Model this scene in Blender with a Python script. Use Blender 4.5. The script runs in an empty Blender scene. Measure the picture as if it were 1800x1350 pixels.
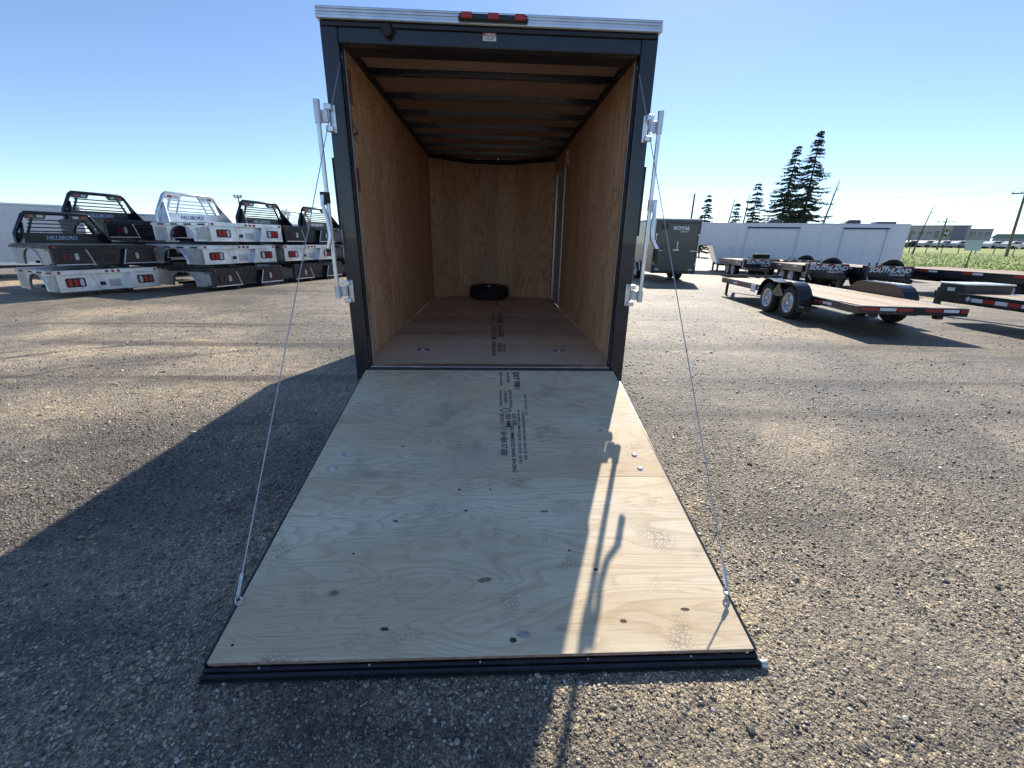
import bpy, math, random
import numpy as np
from mathutils import Vector, Matrix, Euler
R = math.radians
random.seed(7); rng = np.random.default_rng(7)
sc = bpy.context.scene
COL = sc.collection

# ------------------------------------------------------------------ camera, sky, sun, exposure
SUN_AZ, SUN_EL = 21.0, 38.5            # degrees right of the trailer axis (+Y), above the horizon
cam_d = bpy.data.cameras.new('camera'); cam = bpy.data.objects.new('camera', cam_d); COL.objects.link(cam)
cam_d.sensor_fit = 'HORIZONTAL'; cam_d.sensor_width = 36.0; cam_d.lens = 735.17 / 1800 * 36
cam_d.clip_start = 0.05; cam_d.clip_end = 3000
def cam_matrix(yaw, pitch, roll, loc):
    cy, sy = math.cos(yaw), math.sin(yaw)
    f0 = Vector((-sy, cy, 0)); r0 = Vector((cy, sy, 0)); u0 = Vector((0, 0, 1))
    f = f0*math.cos(pitch) - u0*math.sin(pitch); u = u0*math.cos(pitch) + f0*math.sin(pitch)
    r = r0*math.cos(roll) + u*math.sin(roll); u2 = u*math.cos(roll) - r0*math.sin(roll)
    m = Matrix(((r.x, u2.x, -f.x, loc[0]), (r.y, u2.y, -f.y, loc[1]), (r.z, u2.z, -f.z, loc[2]), (0, 0, 0, 1)))
    return m
cam.matrix_world = cam_matrix(-0.0490, 0.3296, 0.0196, (0.0109, -3.2035, 1.4689))
sc.camera = cam

world = bpy.data.worlds.new('World'); sc.world = world; world.use_nodes = True
wn = world.node_tree; wn.nodes.clear()
sky = wn.nodes.new('ShaderNodeTexSky'); sky.sky_type = 'NISHITA'; sky.sun_disc = False
sky.sun_elevation = R(SUN_EL); sky.sun_rotation = R(SUN_AZ)
sky.altitude = 2400; sky.air_density = 1.0; sky.dust_density = 0.7; sky.ozone_density = 3.0
bg = wn.nodes.new('ShaderNodeBackground'); bg.inputs['Strength'].default_value = 0.115
wo = wn.nodes.new('ShaderNodeOutputWorld')
wn.links.new(sky.outputs['Color'], bg.inputs['Color']); wn.links.new(bg.outputs['Background'], wo.inputs['Surface'])

sun_d = bpy.data.lights.new('sun', 'SUN'); sun_d.energy = 4.0; sun_d.angle = R(0.53); sun_d.color = (1.0, 0.91, 0.77)
sun = bpy.data.objects.new('sun', sun_d); COL.objects.link(sun)
SV = Vector((math.cos(R(SUN_EL))*math.sin(R(SUN_AZ)), math.cos(R(SUN_EL))*math.cos(R(SUN_AZ)), math.sin(R(SUN_EL))))
sun.rotation_euler = SV.to_track_quat('Z', 'Y').to_euler(); sun.location = SV*50

vs = sc.view_settings; vs.view_transform = 'Standard'; vs.look = 'None'; vs.gamma = 1.0; vs.use_curve_mapping = False
vs.exposure = 0.66
sc.cycles.max_bounces = 24; sc.cycles.diffuse_bounces = 14; sc.cycles.glossy_bounces = 6

# ------------------------------------------------------------------ helpers
class MB:
    """collects geometry; build() links it as ONE mesh object"""
    def __init__(s): s.v = []; s.f = []; s.sm = []
    def add(s, vs_, fs, smooth=False, M=None):
        o = len(s.v)
        for p in vs_:
            p = Vector(p)
            if M is not None: p = M @ p
            s.v.append(tuple(p))
        for f in fs: s.f.append([o+i for i in f]); s.sm.append(smooth)
        return s
    def box(s, x0, x1, y0, y1, z0, z1, M=None):
        v = [(x0,y0,z0),(x1,y0,z0),(x1,y1,z0),(x0,y1,z0),(x0,y0,z1),(x1,y0,z1),(x1,y1,z1),(x0,y1,z1)]
        f = [(0,3,2,1),(4,5,6,7),(0,1,5,4),(1,2,6,5),(2,3,7,6),(3,0,4,7)]
        return s.add(v, f, False, M)
    def prism(s, poly, a0, a1, axis='y', M=None):
        """poly: list of 2D points (counter-clockwise); extruded along axis from a0 to a1"""
        n = len(poly)
        def P(u, w, a):
            return {'x': (a, u, w), 'y': (u, a, w), 'z': (u, w, a)}[axis]
        v = [P(u, w, a0) for u, w in poly] + [P(u, w, a1) for u, w in poly]
        f = [list(range(n)), list(range(2*n-1, n-1, -1))]
        for i in range(n):
            j = (i+1) % n; f.append((i, i+n, j+n, j))
        if axis != 'y': f = [tuple(reversed(q)) for q in f]
        return s.add(v, f, False, M)
    def cyl(s, p0, p1, r0, r1=None, n=12, caps=True, M=None):
        r1 = r0 if r1 is None else r1
        p0 = Vector(p0); p1 = Vector(p1); d = (p1-p0).normalized()
        a = d.orthogonal().normalized(); b = d.cross(a)
        v = []; o = len(s.v)
        for c, r in ((p0, r0), (p1, r1)):
            for i in range(n):
                t = 2*math.pi*i/n; v.append(c + (a*math.cos(t)+b*math.sin(t))*r)
        s.add(v, [(i, (i+1) % n, n+(i+1) % n, n+i) for i in range(n)], True, M)
        if caps:
            s.add(v, [tuple(reversed(range(n))), tuple(range(n, 2*n))], False, M)
        return s
    def tube(s, pts, r, n=8, M=None, closed=False):
        pts = [Vector(p) for p in pts]; m = len(pts)
        rs = r if isinstance(r, (list, tuple)) else [r]*m
        v = []; up = None
        for i, p in enumerate(pts):
            if closed: d = (pts[(i+1) % m]-pts[i-1])
            else: d = (pts[min(i+1, m-1)]-pts[max(i-1, 0)])
            d.normalize()
            if up is None: up = d.orthogonal().normalized()
            a = (up - d*up.dot(d))
            a = a.normalized() if a.length > 1e-6 else d.orthogonal().normalized()
            up = a; b = d.cross(a)
            for k in range(n):
                t = 2*math.pi*k/n; v.append(p + (a*math.cos(t)+b*math.sin(t))*rs[i])
        f = []
        for i in range(m if closed else m-1):
            j = (i+1) % m
            for k in range(n): f.append((i*n+k, i*n+(k+1) % n, j*n+(k+1) % n, j*n+k))
        s.add(v, f, True, M)
        if not closed: s.add(v, [tuple(reversed(range(n))), tuple(range((m-1)*n, m*n))], False, M)
        return s
    def lathe(s, prof, n=24, M=None, smooth=True):
        """prof: (radius, x) pairs revolved round the X axis"""
        v = []; m = len(prof)
        for i in range(n):
            t = 2*math.pi*i/n
            for r, x in prof: v.append((x, r*math.cos(t), r*math.sin(t)))
        f = []
        for i in range(n):
            j = (i+1) % n
            for k in range(m-1): f.append((i*m+k, i*m+k+1, j*m+k+1, j*m+k))
        return s.add(v, f, smooth, M)
    def mesh(s, name, mat=None):
        me = bpy.data.meshes.new(name); me.from_pydata(s.v, [], s.f)
        me.polygons.foreach_set('use_smooth', s.sm); me.update()
        if mat: me.materials.append(mat)
        return me
    def build(s, name, mat, parent=None, bevel=0, loc=None, rot=None):
        o = bpy.data.objects.new(name, s.mesh(name, mat)); COL.objects.link(o)
        if parent is not None: o.parent = parent
        if loc is not None: o.location = loc
        if rot is not None: o.rotation_euler = rot
        if bevel:
            md = o.modifiers.new('bevel', 'BEVEL'); md.width = bevel; md.segments = 2; md.limit_method = 'ANGLE'; md.angle_limit = R(40)
            md.harden_normals = False
        return o
def obj(name, me, parent=None, loc=None, rot=None):
    o = bpy.data.objects.new(name, me); COL.objects.link(o)
    if parent is not None: o.parent = parent
    if loc is not None: o.location = loc
    if rot is not None: o.rotation_euler = rot
    return o
def tag(o, label, cat, group=None):
    o['label'] = label; o['category'] = cat
    if group: o['group'] = group
    return o
def thing(name, label, cat, loc=(0, 0, 0), rz=0.0, group=None):
    o = bpy.data.objects.new(name, None); COL.objects.link(o); o.empty_display_size = 0.2
    o.location = loc; o.rotation_euler = (0, 0, rz)
    return tag(o, label, cat, group)
def struct(o): o['kind'] = 'structure'; return o
def stuff(o): o['kind'] = 'stuff'; return o
def copy_tree(o, parent=None):
    c = o.copy(); COL.objects.link(c); c.parent = parent
    for ch in list(o.children): copy_tree(ch, c)
    return c
_fontcache = {}
def text_mesh(body, size, mat, shear=0.0, bold=0.0, align='CENTER', extrude=0.0, sx=1.0, space=1.0):
    cu = bpy.data.curves.new('lettering', 'FONT'); cu.body = body; cu.size = size; cu.shear = shear; cu.offset = bold*size
    cu.align_x = align; cu.align_y = 'CENTER'; cu.extrude = extrude; cu.space_character = space; cu.resolution_u = 3
    t = bpy.data.objects.new('lettering', cu); COL.objects.link(t)
    dg = bpy.context.evaluated_depsgraph_get()
    me = bpy.data.meshes.new_from_object(t.evaluated_get(dg)); bpy.data.objects.remove(t); bpy.data.curves.remove(cu)
    if sx != 1.0: me.transform(Matrix.Diagonal((sx, 1, 1, 1)))
    me.materials.clear(); me.materials.append(mat)
    return me

# ------------------------------------------------------------------ materials
MATS = {}
def newmat(name):
    m = bpy.data.materials.new(name); m.use_nodes = True; nt = m.node_tree
    b = nt.nodes['Principled BSDF']; MATS[name] = m
    return m, nt, b
def N(nt, t, **kw):
    n = nt.nodes.new(t)
    for k, v in kw.items():
        if k in n.inputs: n.inputs[k].default_value = v
        else: setattr(n, k, v)
    return n
def lk(nt, a, b): nt.links.new(a, b)
def ramp(nt, src, stops, interp='LINEAR'):
    r = nt.nodes.new('ShaderNodeValToRGB'); r.color_ramp.interpolation = interp
    el = r.color_ramp.elements
    while len(el) < len(stops): el.new(0.5)
    for e, (p, c) in zip(el, stops):
        e.position = p; e.color = c if len(c) == 4 else (*c, 1)
    lk(nt, src, r.inputs['Fac']); return r
def mixc(nt, fac, a, b, blend='MIX'):
    m = nt.nodes.new('ShaderNodeMix'); m.data_type = 'RGBA'; m.blend_type = blend
    for sock, val in ((m.inputs[0], fac), (m.inputs[6], a), (m.inputs[7], b)):
        if hasattr(val, 'is_output') or isinstance(val, bpy.types.NodeSocket): lk(nt, val, sock)
        else: sock.default_value = (*val, 1) if isinstance(val, tuple) and len(val) == 3 else val
    return m.outputs[2]
def math_(nt, op, a, b=None, c=None):
    m = nt.nodes.new('ShaderNodeMath'); m.operation = op
    for i, val in enumerate((a, b, c)):
        if val is None: continue
        if isinstance(val, bpy.types.NodeSocket): lk(nt, val, m.inputs[i])
        else: m.inputs[i].default_value = val
    return m.outputs[0]
def plain(name, col, rough=0.5, metal=0.0, spec=0.5, coat=0.0, var=0.12, vscale=6.0, bump=0.0, bscale=60.0, dirt=None):
    """painted / moulded surface: slight uneven tone and roughness, optional dust and relief"""
    m, nt, b = newmat(name)
    tc = N(nt, 'ShaderNodeTexCoord'); n1 = N(nt, 'ShaderNodeTexNoise', Scale=vscale, Detail=5.0)
    lk(nt, tc.outputs['Object'], n1.inputs['Vector'])
    lo = tuple(c*(1-var) for c in col); hi = tuple(min(1, c*(1+var)) for c in col)
    cr = ramp(nt, n1.outputs['Fac'], [(0.3, lo), (0.7, hi)])
    out = cr.outputs['Color']
    if dirt:
        n2 = N(nt, 'ShaderNodeTexNoise', Scale=vscale*2.3, Detail=8.0, Roughness=0.7); lk(nt, tc.outputs['Object'], n2.inputs['Vector'])
        mk = ramp(nt, n2.outputs['Fac'], [(0.5, (0, 0, 0)), (0.75, (1, 1, 1))])
        out = mixc(nt, math_(nt, 'MULTIPLY', mk.outputs['Color'], dirt[1]), out, dirt[0])
    lk(nt, out, b.inputs['Base Color'])
    rr = ramp(nt, n1.outputs['Fac'], [(0.3, (rough*0.85,)*3), (0.7, (min(1, rough*1.15),)*3)])
    lk(nt, rr.outputs['Color'], b.inputs['Roughness'])
    b.inputs['Metallic'].default_value = metal; b.inputs['Specular IOR Level'].default_value = spec; b.inputs['Coat Weight'].default_value = coat
    if bump:
        n3 = N(nt, 'ShaderNodeTexNoise', Scale=bscale, Detail=4.0); lk(nt, tc.outputs['Object'], n3.inputs['Vector'])
        bp = N(nt, 'ShaderNodeBump', Strength=bump, Distance=0.002); lk(nt, n3.outputs['Fac'], bp.inputs['Height']); lk(nt, bp.outputs['Normal'], b.inputs['Normal'])
    return m
black = plain('black_paint', (0.011, 0.013, 0.019), 0.27, coat=0.3, bump=0.08, bscale=9, dirt=((0.075, 0.066, 0.055), 0.35))
blackmatt = plain('black_steel', (0.014, 0.015, 0.019), 0.45, bump=0.05, dirt=((0.07, 0.06, 0.05), 0.3))
plastic = plain('black_plastic', (0.012, 0.012, 0.014), 0.4)
alu = plain('aluminium_trim', (0.74, 0.75, 0.77), 0.32, metal=0.9, bump=0.03)
zinc = plain('zinc_plated_steel', (0.62, 0.64, 0.67), 0.38, metal=0.75, var=0.2, vscale=14)
galv = plain('aluminium_sheet', (0.80, 0.82, 0.84), 0.34, metal=0.8, var=0.18, vscale=3, bump=0.12, bscale=5, dirt=((0.36, 0.33, 0.28), 0.55))
galvd = plain('dusty_aluminium_sheet', (0.52, 0.52, 0.51), 0.45, metal=0.6, var=0.18, vscale=3, dirt=((0.24, 0.22, 0.18), 0.5))
cable_m = plain('steel_cable', (0.55, 0.56, 0.58), 0.45, metal=0.6)
rubber = plain('tyre_rubber', (0.016, 0.016, 0.017), 0.75, bump=0.2, dirt=((0.10, 0.09, 0.075), 0.35))
rim_m = plain('silver_wheel', (0.55, 0.57, 0.60), 0.35, metal=0.6)
white = plain('white_panel', (0.80, 0.82, 0.85), 0.3, coat=0.2, var=0.04, dirt=((0.5, 0.47, 0.42), 0.25))
whitetrim = plain('white_trim', (0.80, 0.81, 0.82), 0.4, var=0.05)
olive = plain('charcoal_panel', (0.075, 0.076, 0.066), 0.32, coat=0.2, var=0.06)
redlens = plain('red_lens', (0.42, 0.015, 0.012), 0.22, coat=0.5, var=0.2, vscale=60, bump=0.4, bscale=220)
redlens_d = plain('shaded_red_lens', (0.10, 0.010, 0.010), 0.25, coat=0.4)  # same red lens with shadow put into its colour, for the black beds
amber = plain('amber_lens', (0.55, 0.16, 0.01), 0.22, coat=0.5)
clearlens = plain('clear_lens', (0.62, 0.64, 0.66), 0.2, coat=0.5)
tape_r = plain('red_reflective_tape', (0.42, 0.03, 0.02), 0.35)
tape_w = plain('white_reflective_tape', (0.78, 0.78, 0.78), 0.35)
ink = plain('black_ink', (0.022, 0.022, 0.035), 0.8, var=0.5, vscale=90)
ink_f = plain('faded_ink', (0.085, 0.08, 0.09), 0.85, var=0.6, vscale=120)
txt_w = plain('white_lettering', (0.82, 0.83, 0.85), 0.5)
txt_b = plain('blue_lettering', (0.03, 0.075, 0.36), 0.5)
txt_s = plain('silver_blue_lettering', (0.45, 0.56, 0.72), 0.5)
sticker_m = plain('sticker_white', (0.72, 0.71, 0.70), 0.5)
glass_d = plain('dark_glass', (0.02, 0.025, 0.03), 0.08, coat=0.5)
bulk = plain('grey_door_panel', (0.42, 0.43, 0.45), 0.45)
navy = plain('navy_awning', (0.02, 0.03, 0.10), 0.5)

def plywood(name, base, dark, along='x', knots=0.5, dirt=0.0, ring=11.0, contrast=1.0, rough=0.62, sheet_var=0.9):
    """rotary cut softwood veneer: wavy growth bands, fine pores, scattered knots, scuffs"""
    m, nt, b = newmat(name)
    tc = N(nt, 'ShaderNodeTexCoord'); oi = N(nt, 'ShaderNodeObjectInfo')
    off = N(nt, 'ShaderNodeCombineXYZ'); s1 = math_(nt, 'MULTIPLY', oi.outputs['Random'], 37.0)
    for i in range(3): lk(nt, s1, off.inputs[i])
    add = N(nt, 'ShaderNodeVectorMath', operation='ADD'); lk(nt, tc.outputs['Object'], add.inputs[0]); lk(nt, off.outputs[0], add.inputs[1])
    P = add.outputs[0]
    def scaled(a, c):      # a = scale along the grain, c = across
        mp = N(nt, 'ShaderNodeMapping'); lk(nt, P, mp.inputs['Vector'])
        k = {'x': (a, c, c), 'y': (c, a, c), 'z': (c, c, a)}[along]
        mp.inputs['Scale'].default_value = k; return mp.outputs['Vector']
    # big slow field whose level lines are the growth rings
    n1 = N(nt, 'ShaderNodeTexNoise', Scale=1.0, Detail=2.5, Roughness=0.45, Distortion=0.6); lk(nt, scaled(0.8, 3.6), n1.inputs['Vector'])
    rings = math_(nt, 'FRACT', math_(nt, 'MULTIPLY', n1.outputs['Fac'], ring*2))
    rr = ramp(nt, rings, [(0.0, (0.25,)*3), (0.12, (0.0,)*3), (0.55, (0.15,)*3), (0.86, (0.75,)*3), (0.95, (1.0,)*3), (1.0, (0.25,)*3)])
    # fibre streaks
    n2 = N(nt, 'ShaderNodeTexNoise', Scale=1.0, Detail=3.0); lk(nt, scaled(5.0, 240.0), n2.inputs['Vector'])
    # veneer patches, broad tone
    n3 = N(nt, 'ShaderNodeTexNoise', Scale=1.0, Detail=2.0, Distortion=0.3); lk(nt, scaled(0.7, 2.4), n3.inputs['Vector'])
    tone = ramp(nt, n3.outputs['Fac'], [(0.32, (base[0]*.86, base[1]*.81, base[2]*.76)), (0.52, base), (0.70, (min(.9, base[0]*1.03), min(.9, base[1]*1.09), min(.9, base[2]*1.20)))])
    c = mixc(nt, math_(nt, 'MULTIPLY', rr.outputs['Color'], 0.42*contrast), tone.outputs['Color'], dark)
    fib = ramp(nt, n2.outputs['Fac'], [(0.30, (0.80,)*3), (0.52, (1.0,)*3), (0.75, (1.06,)*3)])
    c = mixc(nt, 0.8, c, fib.outputs['Color'], 'MULTIPLY')
    # dark pores along the grain
    n4 = N(nt, 'ShaderNodeTexNoise', Scale=1.0, Detail=2.0); lk(nt, scaled(9.0, 110.0), n4.inputs['Vector'])
    pore = ramp(nt, n4.outputs['Fac'], [(0.66, (0, 0, 0)), (0.74, (1, 1, 1))])
    c = mixc(nt, math_(nt, 'MULTIPLY', pore.outputs['Color'], 0.35), c, tuple(x*0.35 for x in dark))
    # knots
    vo = N(nt, 'ShaderNodeTexVoronoi', Scale=1.0); vo.feature = 'F1'; lk(nt, scaled(2.6, 4.2), vo.inputs['Vector'])
    kn = ramp(nt, vo.outputs['Distance'], [(0.0, (1, 1, 1)), (0.035, (0.9,)*3), (0.06, (0.25,)*3), (0.11, (0, 0, 0))])
    sep = N(nt, 'ShaderNodeSeparateColor'); lk(nt, vo.outputs['Color'], sep.inputs[0])
    gate = math_(nt, 'GREATER_THAN', sep.outputs[0], 1.0-knots)
    kmask = math_(nt, 'MULTIPLY', math_(nt, 'MULTIPLY', kn.outputs['Color'], gate), 0.8)
    c = mixc(nt, kmask, c, (dark[0]*0.28, dark[1]*0.22, dark[2]*0.18))
    if dirt:       # grey tread scuffs: cell outlines inside loose patches
        v2 = N(nt, 'ShaderNodeTexVoronoi', Scale=64.0); v2.feature = 'DISTANCE_TO_EDGE'; lk(nt, P, v2.inputs['Vector'])
        ed = ramp(nt, v2.outputs['Distance'], [(0.02, (1, 1, 1)), (0.20, (0, 0, 0))])
        n5 = N(nt, 'ShaderNodeTexNoise', Scale=4.6, Detail=2.0); lk(nt, P, n5.inputs['Vector'])
        pm = ramp(nt, n5.outputs['Fac'], [(0.56, (0, 0, 0)), (0.72, (1, 1, 1))])
        c = mixc(nt, math_(nt, 'MULTIPLY', math_(nt, 'MULTIPLY', ed.outputs['Color'], pm.outputs['Color']), dirt), c, (0.16, 0.13, 0.10))
        n6 = N(nt, 'ShaderNodeTexNoise', Scale=2.2, Detail=6.0, Roughness=0.7); lk(nt, P, n6.inputs['Vector'])
        dm = ramp(nt, n6.outputs['Fac'], [(0.47, (0, 0, 0)), (0.72, (1, 1, 1))])
        c = mixc(nt, math_(nt, 'MULTIPLY', dm.outputs['Color'], dirt*0.6), c, (0.34, 0.29, 0.23))
    tv = ramp(nt, oi.outputs['Random'], [(0.0, (0.82, 0.80, 0.78)), (0.5, (0.98, 0.97, 0.96)), (1.0, (1.06, 1.06, 1.06))])
    c = mixc(nt, sheet_var, c, tv.outputs['Color'], 'MULTIPLY')
    lk(nt, c, b.inputs['Base Color'])
    b.inputs['Roughness'].default_value = rough; b.inputs['Specular IOR Level'].default_value = 0.35
    bp = N(nt, 'ShaderNodeBump', Strength=0.25, Distance=0.0015)
    hh = math_(nt, 'ADD', math_(nt, 'MULTIPLY', rr.outputs['Color'], 0.6), math_(nt, 'MULTIPLY', n2.outputs['Fac'], 0.5))
    lk(nt, hh, bp.inputs['Height']); lk(nt, bp.outputs['Normal'], b.inputs['Normal'])
    return m
ply_ramp = plywood('ramp_plywood', (0.82, 0.68, 0.475), (0.55, 0.385, 0.215), 'x', knots=0.07, dirt=0.6, contrast=1.25, sheet_var=0.3)
ply_floor = plywood('floor_plywood', (0.82, 0.665, 0.49), (0.50, 0.34, 0.21), 'x', knots=0.12, dirt=0.35)
ply_wall = plywood('wall_plywood', (0.80, 0.50, 0.30), (0.46, 0.20, 0.095), 'z', knots=0.10, ring=9, contrast=2.0)
ply_front = plywood('knotty_wall_plywood', (0.80, 0.53, 0.33), (0.44, 0.20, 0.095), 'z', knots=0.85, ring=7, contrast=1.5)
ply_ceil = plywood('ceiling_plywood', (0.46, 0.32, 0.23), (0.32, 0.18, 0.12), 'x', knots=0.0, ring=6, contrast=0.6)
deckwood = plywood('deck_planks', (0.60, 0.47, 0.35), (0.42, 0.29, 0.20), 'y', knots=0.3, ring=7, dirt=0.25)
edge_ply = plain('plywood_edge', (0.42, 0.28, 0.22), 0.7, var=0.3, vscale=40)

# ------------------------------------------------------------------ ground
TRK = 33.0      # direction of the wheel tracks
def ground_mat():
    m, nt, b = newmat('gravel_ground')
    tc = N(nt, 'ShaderNodeTexCoord'); P = tc.outputs['Object']
    def noise(s, d=4.0, vec=None, ro=0.5, dist=0.0):
        n = N(nt, 'ShaderNodeTexNoise', Scale=s, Detail=d, Roughness=ro, Distortion=dist); lk(nt, vec or P, n.inputs['Vector']); return n.outputs['Fac']
    # broad tone: grey to sandy
    big = ramp(nt, noise(0.16, 4.0), [(0.32, (0.18, 0.16, 0.134)), (0.5, (0.34, 0.287, 0.215)), (0.64, (0.56, 0.47, 0.335))])
    # wheel tracks running across the yard
    mp = N(nt, 'ShaderNodeMapping'); lk(nt, P, mp.inputs['Vector']); mp.inputs['Rotation'].default_value = (0, 0, R(-TRK)); mp.inputs['Scale'].default_value = (0.07, 1.5, 1)
    tr = ramp(nt, noise(1.0, 5.0, mp.outputs['Vector'], 0.55, 0.4), [(0.36, (0.32, 0.30, 0.28)), (0.42, (0.85, 0.85, 0.85)), (0.5, (1, 1, 1)), (0.62, (1.0, 1.0, 1.0)), (0.72, (1.25, 1.19, 1.08))])
    c = mixc(nt, 1.0, big.outputs['Color'], tr.outputs['Color'], 'MULTIPLY')
    pat = ramp(nt, noise(0.6, 5.0, None, 0.6, 0.5), [(0.34, (0.45, 0.44, 0.44)), (0.5, (0.95, 0.95, 0.95)), (0.66, (1.55, 1.47, 1.33))])
    c = mixc(nt, 0.9, c, pat.outputs['Color'], 'MULTIPLY')
    # single dark ruts pressed by turning wheels, with drier soil beside them
    mr = N(nt, 'ShaderNodeMapping'); lk(nt, P, mr.inputs['Vector']); mr.inputs['Rotation'].default_value = (0, 0, R(-TRK))
    sx = N(nt, 'ShaderNodeSeparateXYZ'); lk(nt, mr.outputs['Vector'], sx.inputs[0])
    wob = math_(nt, 'MULTIPLY', math_(nt, 'SUBTRACT', noise(0.9, 3.0), 0.5), 0.55)
    vv = math_(nt, 'ADD', sx.outputs['Y'], wob); brk = ramp(nt, noise(1.7, 5.0, None, 0.65), [(0.42, (0, 0, 0)), (0.56, (1, 1, 1))])
    for v0, wid, u1, dk in ((4.97, .07, -.8, .8), (5.25, .05, -1.6, .6), (3.87, .06, -1.4, .8), (7.5, .10, -.2, .6), (9.6, .12, 0.5, .5), (-3.6, .08, 9.0, .5), (-5.2, .09, 12.0, .45)):
        band = ramp(nt, math_(nt, 'MULTIPLY', math_(nt, 'ABSOLUTE', math_(nt, 'SUBTRACT', vv, v0)), 1.0/(wid*4)), [(0.12, (1, 1, 1)), (0.28, (0, 0, 0))])
        lim = math_(nt, 'LESS_THAN', sx.outputs['X'], u1)
        c = mixc(nt, math_(nt, 'MULTIPLY', math_(nt, 'MULTIPLY', math_(nt, 'MULTIPLY', band.outputs['Color'], lim), brk.outputs['Color']), dk), c, (0.075, 0.058, 0.045))
    # stones at three sizes, each stone its own tone
    def stones(scale):
        v = N(nt, 'ShaderNodeTexVoronoi', Scale=scale); v.feature = 'F1'; lk(nt, P, v.inputs['Vector'])
        sp = N(nt, 'ShaderNodeSeparateColor'); lk(nt, v.outputs['Color'], sp.inputs[0])
        tone = ramp(nt, sp.outputs[0], [(0.0, (0.35, 0.35, 0.37)), (0.55, (0.9, 0.9, 0.9)), (0.85, (1.35, 1.32, 1.25)), (1.0, (2.3, 2.2, 2.0))])
        gap = ramp(nt, v.outputs['Distance'], [(0.30, (1, 1, 1)), (0.62, (0.45, 0.44, 0.42))])
        return tone.outputs['Color'], gap.outputs['Color'], v.outputs['Distance']
    t1, g1, d1 = stones(150.0); t2, g2, d2 = stones(62.0); t3, g3, d3 = stones(11.0)
    c = mixc(nt, 0.85, c, t1, 'MULTIPLY'); c = mixc(nt, 0.7, c, g1, 'MULTIPLY')
    pm = ramp(nt, noise(2.6, 3.0), [(0.42, (0, 0, 0)), (0.6, (1, 1, 1))])
    c = mixc(nt, math_(nt, 'MULTIPLY', pm.outputs['Color'], 0.75), c, mixc(nt, 1.0, c, t2, 'MULTIPLY'))
    c = mixc(nt, 0.22, c, t3, 'MULTIPLY')
    mott = ramp(nt, noise(5.5, 6.0, None, 0.7), [(0.3, (0.72,)*3), (0.7, (1.22,)*3)])
    c = mixc(nt, 0.8, c, mott.outputs['Color'], 'MULTIPLY')
    lk(nt, c, b.inputs['Base Color']); b.inputs['Roughness'].default_value = 0.55; b.inputs['Specular IOR Level'].default_value = 0.75
    h = math_(nt, 'ADD', math_(nt, 'MULTIPLY', d1, -0.35), math_(nt, 'MULTIPLY', d2, -0.65))
    h = math_(nt, 'ADD', h, math_(nt, 'MULTIPLY', noise(6.0, 6.0, None, 0.65), 2.6))
    h = math_(nt, 'ADD', h, math_(nt, 'MULTIPLY', noise(260.0, 2.0), 0.35))
    bp = N(nt, 'ShaderNodeBump', Strength=0.85, Distance=0.02); lk(nt, h, bp.inputs['Height']); lk(nt, bp.outputs['Normal'], b.inputs['Normal'])
    return m
gmat = ground_mat()
def smooth(t): t = min(1, max(0, t)); return t*t*(3-2*t)
def ground_z(x, y):
    r = math.hypot(x, y+3.2); az = math.degrees(math.atan2(x, y+3.2))
    rise = 0.0205*min(120, max(0, r-46))*smooth((az-30)/9)*(1-smooth((az-100)/20))
    return rise
def make_ground():
    rings = [0.0, 1, 2, 3, 4.5, 6.5, 9, 12, 16, 21, 27, 34, 40, 46, 52, 60, 70, 82, 96, 115, 140, 166, 200, 300, 500, 900, 1500]
    n = 120; v = [(0, -3.2, 0)]; f = []
    for r in rings[1:]:
        for i in range(n):
            a = 2*math.pi*i/n; x = r*math.sin(a); y = -3.2+r*math.cos(a); v.append((x, y, ground_z(x, y)))
    for i in range(n): f.append((0, 1+(i+1) % n, 1+i))
    for k in range(len(rings)-2):
        for i in range(n):
            a = 1+k*n+i; b = 1+k*n+(i+1) % n; f.append((a, b, b+n, a+n))
    mb = MB(); mb.add(v, f, True); return struct(mb.build('ground', gmat))
make_ground()

def grass_mat():
    m, nt, b = newmat('grass_sward')
    tc = N(nt, 'ShaderNodeTexCoord')
    n = N(nt, 'ShaderNodeTexNoise', Scale=0.35, Detail=6.0, Roughness=0.65); lk(nt, tc.outputs['Object'], n.inputs['Vector'])
    r = ramp(nt, n.outputs['Fac'], [(0.3, (0.20, 0.28, 0.06)), (0.5, (0.29, 0.37, 0.09)), (0.7, (0.42, 0.43, 0.16))])
    lk(nt, r.outputs['Color'], b.inputs['Base Color']); b.inputs['Roughness'].default_value = 0.8
    n2 = N(nt, 'ShaderNodeTexNoise', Scale=9.0, Detail=4.0); lk(nt, tc.outputs['Object'], n2.inputs['Vector'])
    bp = N(nt, 'ShaderNodeBump', Strength=0.8, Distance=0.1); lk(nt, n2.outputs['Fac'], bp.inputs['Height']); lk(nt, bp.outputs['Normal'], b.inputs['Normal'])
    return m
grassm = grass_mat()
def polar(az, r): return (r*math.sin(R(az)), -3.2+r*math.cos(R(az)))
def sheet(name, az0, az1, radii, mat, dz, na=40, wob=0.0):
    v = []; f = []
    for k, r in enumerate(radii):
        for i in range(na+1):
            az = az0+(az1-az0)*i/na
            rr = r + (wob*(math.sin(az*1.7)+0.6*math.sin(az*4.3+1)) if k == 0 else 0)
            x, y = polar(az, rr); v.append((x, y, ground_z(x, y)+dz))
    for k in range(len(radii)-1):
        for i in range(na):
            a = k*(na+1)+i; f.append((a, a+1, a+na+2, a+na+1))
    mb = MB(); mb.add(v, f, True); return struct(mb.build(name, mat))
sheet('grass_field', 33, 86, [42.5, 46, 52, 60, 70, 82, 96, 114, 130], grassm, 0.03, 60, 0.9)
gravel_path = plain('pale_path', (0.42, 0.38, 0.28), 0.9, var=0.2)
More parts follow.
